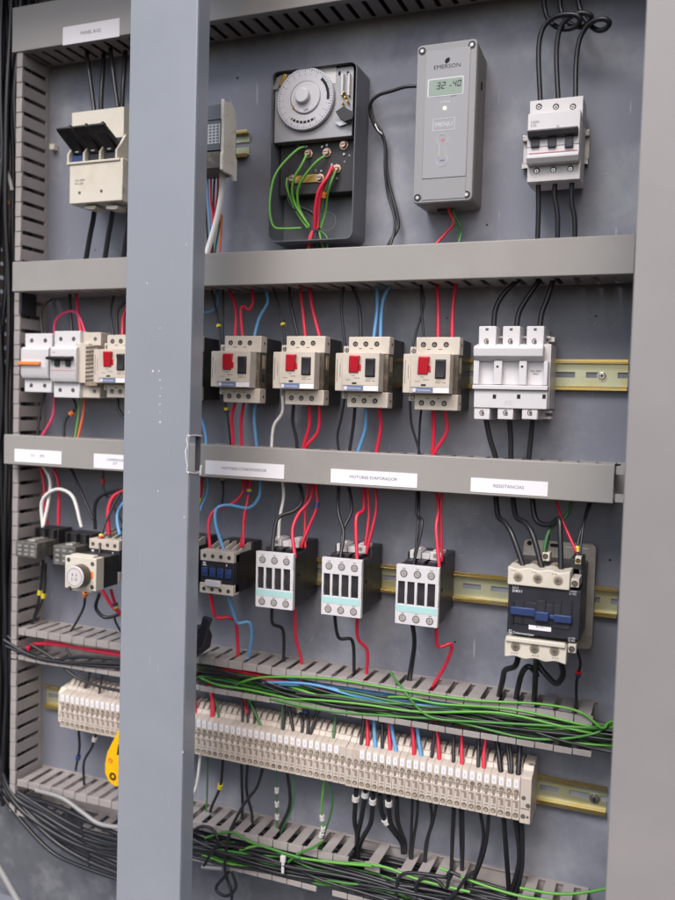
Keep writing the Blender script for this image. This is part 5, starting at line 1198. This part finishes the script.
for c, r, q in ((BK, 2.3, [(4, 640), (30, 655), (60, 662), (95, 663), (124, 664)]), (BK, 2.1, [(6, 646), (36, 658), (75, 664), (124, 668)]), (BK, 2.0, [(30, 644), (56, 660), (74, 676), (98, 686), (126, 692)]), (BK, 1.8, [(66, 648), (72, 660), (80, 672)]), (BK, 1.9, [(8, 636), (26, 652), (52, 660), (80, 657), (124, 660)])):
    wire(c, r, q, (56, 58) if r > 2 else (50, 54), where=w_, name='wire')
wire(RD, 2.2, [(28, 650), (34, 644), (60, 645), (90, 650), (124, 656)], (44, 44), label='red wire lying in the open duct at the far left'); wire(PK, 2.0, [(26, 648), (50, 642), (80, 648), (124, 653)], (40, 40), label='pinkish red wire lying in the open duct at the far left')
# bottom duct: a thick mass of black cables
w_ = 'piled along the bottom duct'; gn = 'black cables piled along the bottom duct'
lay(BK, 2.2, 16, -600, -12, -572, 13, 8, 34, w_, gn, amp=5, name='power_cable'); lay(BK, 2.4, 12, -590, -12, -574, 13, 34, 58, w_, gn, amp=7, name='power_cable', drift=2)
lay(BK, 2.0, 10, -590, -12, -576, 14, 48, 64, w_, gn, amp=7, name='power_cable')
w_ = 'mixed among the black cables of the bottom duct'; gn = '% wires among the bottom cables'
lay(GR, 1.5, 3, -560, -12, -575, 11, 36, 60, w_, gn, amp=10, step=36); lay('w_mgreen', 1.5, 6, -560, -12, -574, 12, 40, 62, w_, gn, amp=11, step=36); lay(DG, 1.5, 6, -560, -12, -572, 10, 30, 52, w_, gn)
w_ = 'arching among the bottom cables'
for q in ([(205, 838), (230, 832), (250, 842), (275, 850), (300, 858)], [(240, 850), (262, 846), (290, 856), (330, 862), (372, 866)], [(288, 862), (300, 853), (312, 848), (322, 842)], [(330, 862), (380, 866), (420, 880), (470, 892)], [(520, 888), (560, 894), (600, 890), (630, 880)], [(440, 868), (480, 884), (520, 896), (560, 902)]):
    wire(random.choice(('w_mgreen', GR)), 1.5, q, (60, 64), where=w_)
w_ = 'looping in front of the bottom duct'
for q in ([(188, 835), (200, 827), (212, 829), (218, 842), (210, 855), (203, 868)], [(396, 896), (398, 880), (406, 873), (425, 874), (445, 877), (450, 872), (460, 876)], [(418, 902), (416, 885), (424, 878), (436, 880), (446, 888), (450, 874)], [(440, 905), (455, 893), (466, 878), (474, 872)], [(229, 872), (216, 888), (226, 896), (236, 888), (232, 872)]):
    wire(BK, 1.9, q, (62, 66), where=w_)
w_ = 'sweeping through the lower left corner'
for q, r in (([(-6, 760), (4, 790), (24, 812), (56, 842), (90, 862), (126, 876)], 3.6), ([(-6, 740), (2, 778), (18, 806), (46, 828), (80, 846), (126, 860)], 3.6), ([(-4, 700), (0, 760), (14, 796), (44, 815), (84, 838), (126, 848)], 3.4), ([(8, 790), (36, 806), (70, 826), (100, 840), (126, 846)], 4.), ([(10, 798), (34, 820), (64, 830), (96, 846), (126, 853)], 4.), ([(22, 796), (56, 806), (90, 822), (126, 838)], 3.2), ([(-6, 775), (6, 800), (26, 826), (52, 852), (80, 866), (126, 882)], 2.8), ([(-6, 770), (10, 796), (30, 815), (60, 836), (95, 852), (126, 866)], 3.4), ([(-4, 750), (8, 785), (34, 818), (66, 840), (98, 850), (126, 855)], 4.), ([(14, 800), (40, 826), (72, 845), (104, 860), (126, 870)], 3.6), ([(18, 792), (50, 812), (84, 830), (126, 842)], 3.8), ([(6, 785), (28, 808), (56, 828), (90, 846), (126, 850)], 3.8)):
    wire(BK, r, q, (50, 64), where=w_, group='same:black cables in the lower left corner')
wire(BK, 2.2, [(80, 822), (84, 838), (88, 856), (90, 866)], (62, 62), label='short black cable end hanging in the lower left corner')
wire('w_grey', 3.0, [(36, 790), (62, 798), (82, 812), (100, 824), (126, 828)], (66, 68), label='pale grey cable arching over the black ones at lower left', name='power_cable')
wire('w_grey', 4.6, [(-10, 852), (4, 876), (20, 904)], (60, 64), label='pale grey conduit crossing the bottom left corner', name='conduit')
w_ = 'running up inside the left vertical duct'
for X, r, h in ((-893, 3.0, 26), (-884, 3.2, 36), (-874, 2.4, 30), (-900, 3., 40), (-888, 2.2, 46), (-868, 2.6, 20), (-896, 2.4, 16), (-878, 2.8, 14), (-870, 3.2, 44), (-880, 3.2, 50), (-891, 3., 52), (-899, 3.4, 50), (-866, 2.6, 34), (-903, 3.4, 30), (-886, 3.4, 20)):
    pts = []; 
    for j in range(16): pts.append(Vector((X+random.uniform(-4, 4), -590+j*84, h+random.uniform(-4, 5))))
    b = pts[0].copy(); m = MB(); m.tube([p-b for p in catmull(pts, 5)], r, 8); o = m.build('power_cable', 'w_thick', smooth=60); o.location = (b.x/1000, -b.z/1000, b.y/1000); o['category'] = 'cable'
    WL.append((o, 'black cable', w_, None, 'same:black cables in the left duct', b.x))

wire(WH, 2.4, [(-6, 158), (3, 164), (9, 178), (12, 190)], (54, 40), label='white wire curving into the left duct beside the fuse holder')
wire(OR, 1.2, [(-4, 182), (3, 190), (9, 204)], (54, 44), label='thin orange red wire below the white wire at the left edge')
# cable tie in the bottom duct
tX, tZ = at(283, 862, 66)
ct_ = T('cable_tie', tX, tZ, 'small clear white cable tie around the bottom cables', 'cable tie')
m = MB(); m.box(-3.2, 3.4, 0, 8, 64, 68); m.box(-1.8, 2.0, -14, 0, 66, 67.2); m.build('tie_head', 'offwhite', ct_.o, bev=.8)
wire('w_grey', 2.2, [(202, 867), (212, 868), (222, 869)], (66, 66), label='short pale grey sleeve lying on the bottom cables', name='cable_sleeve')
# green wires leaving the ducts behind the flange
finish_wire_labels()
# ================================================================ CAMERA, LIGHT
sc = bpy.context.scene
cam = bpy.data.cameras.new('camera'); co = bpy.data.objects.new('camera', cam); COL.objects.link(co)
r0, r1_, r2_ = R
right = Vector((r0[0], r0[2], -r0[1])); down = Vector((r1_[0], r1_[2], -r1_[1])); fwd = Vector((r2_[0], r2_[2], -r2_[1]))
up = -down; back = -fwd
mw = Matrix(((right.x, up.x, back.x, 0), (right.y, up.y, back.y, -1.0), (right.z, up.z, back.z, 0), (0, 0, 0, 1)))
co.matrix_world = mw
cam.sensor_fit = 'VERTICAL'; cam.sensor_height = 24; cam.sensor_width = 18; cam.lens = 24*F/900
cam.clip_start = .02; cam.clip_end = 100
cam.dof.use_dof = True; cam.dof.focus_distance = .97; cam.dof.aperture_fstop = 2.4
sc.camera = co
w = bpy.data.worlds.new('World'); sc.world = w; w.use_nodes = True
nt = w.node_tree; bg = nt.nodes['Background']; sky = nt.nodes.new('ShaderNodeTexSky'); sky.sky_type = 'NISHITA'; sky.sun_disc = False
EL, AZ = 48, -18                                                    # light from in front of the cabinet, above and a little to the left
sky.sun_elevation = rad(EL); sky.sun_rotation = rad(180+AZ); sky.air_density = 1.0; sky.dust_density = 3.5; sky.ozone_density = 1.0
nt.links.new(sky.outputs[0], bg.inputs[0]); bg.inputs[1].default_value = .12
sun = bpy.data.lights.new('sun', 'SUN'); sun.energy = 1.3; sun.angle = rad(22); sun.color = (1., .965, .93)
so = bpy.data.objects.new('sun', sun); COL.objects.link(so)
d = Vector((math.sin(rad(AZ))*math.cos(rad(EL)), -math.cos(rad(AZ))*math.cos(rad(EL)), math.sin(rad(EL))))
so.rotation_euler = d.to_track_quat('Z', 'Y').to_euler()
sc.view_settings.view_transform = 'Standard'; sc.view_settings.look = 'None'; sc.view_settings.gamma = 1; sc.view_settings.exposure = .8
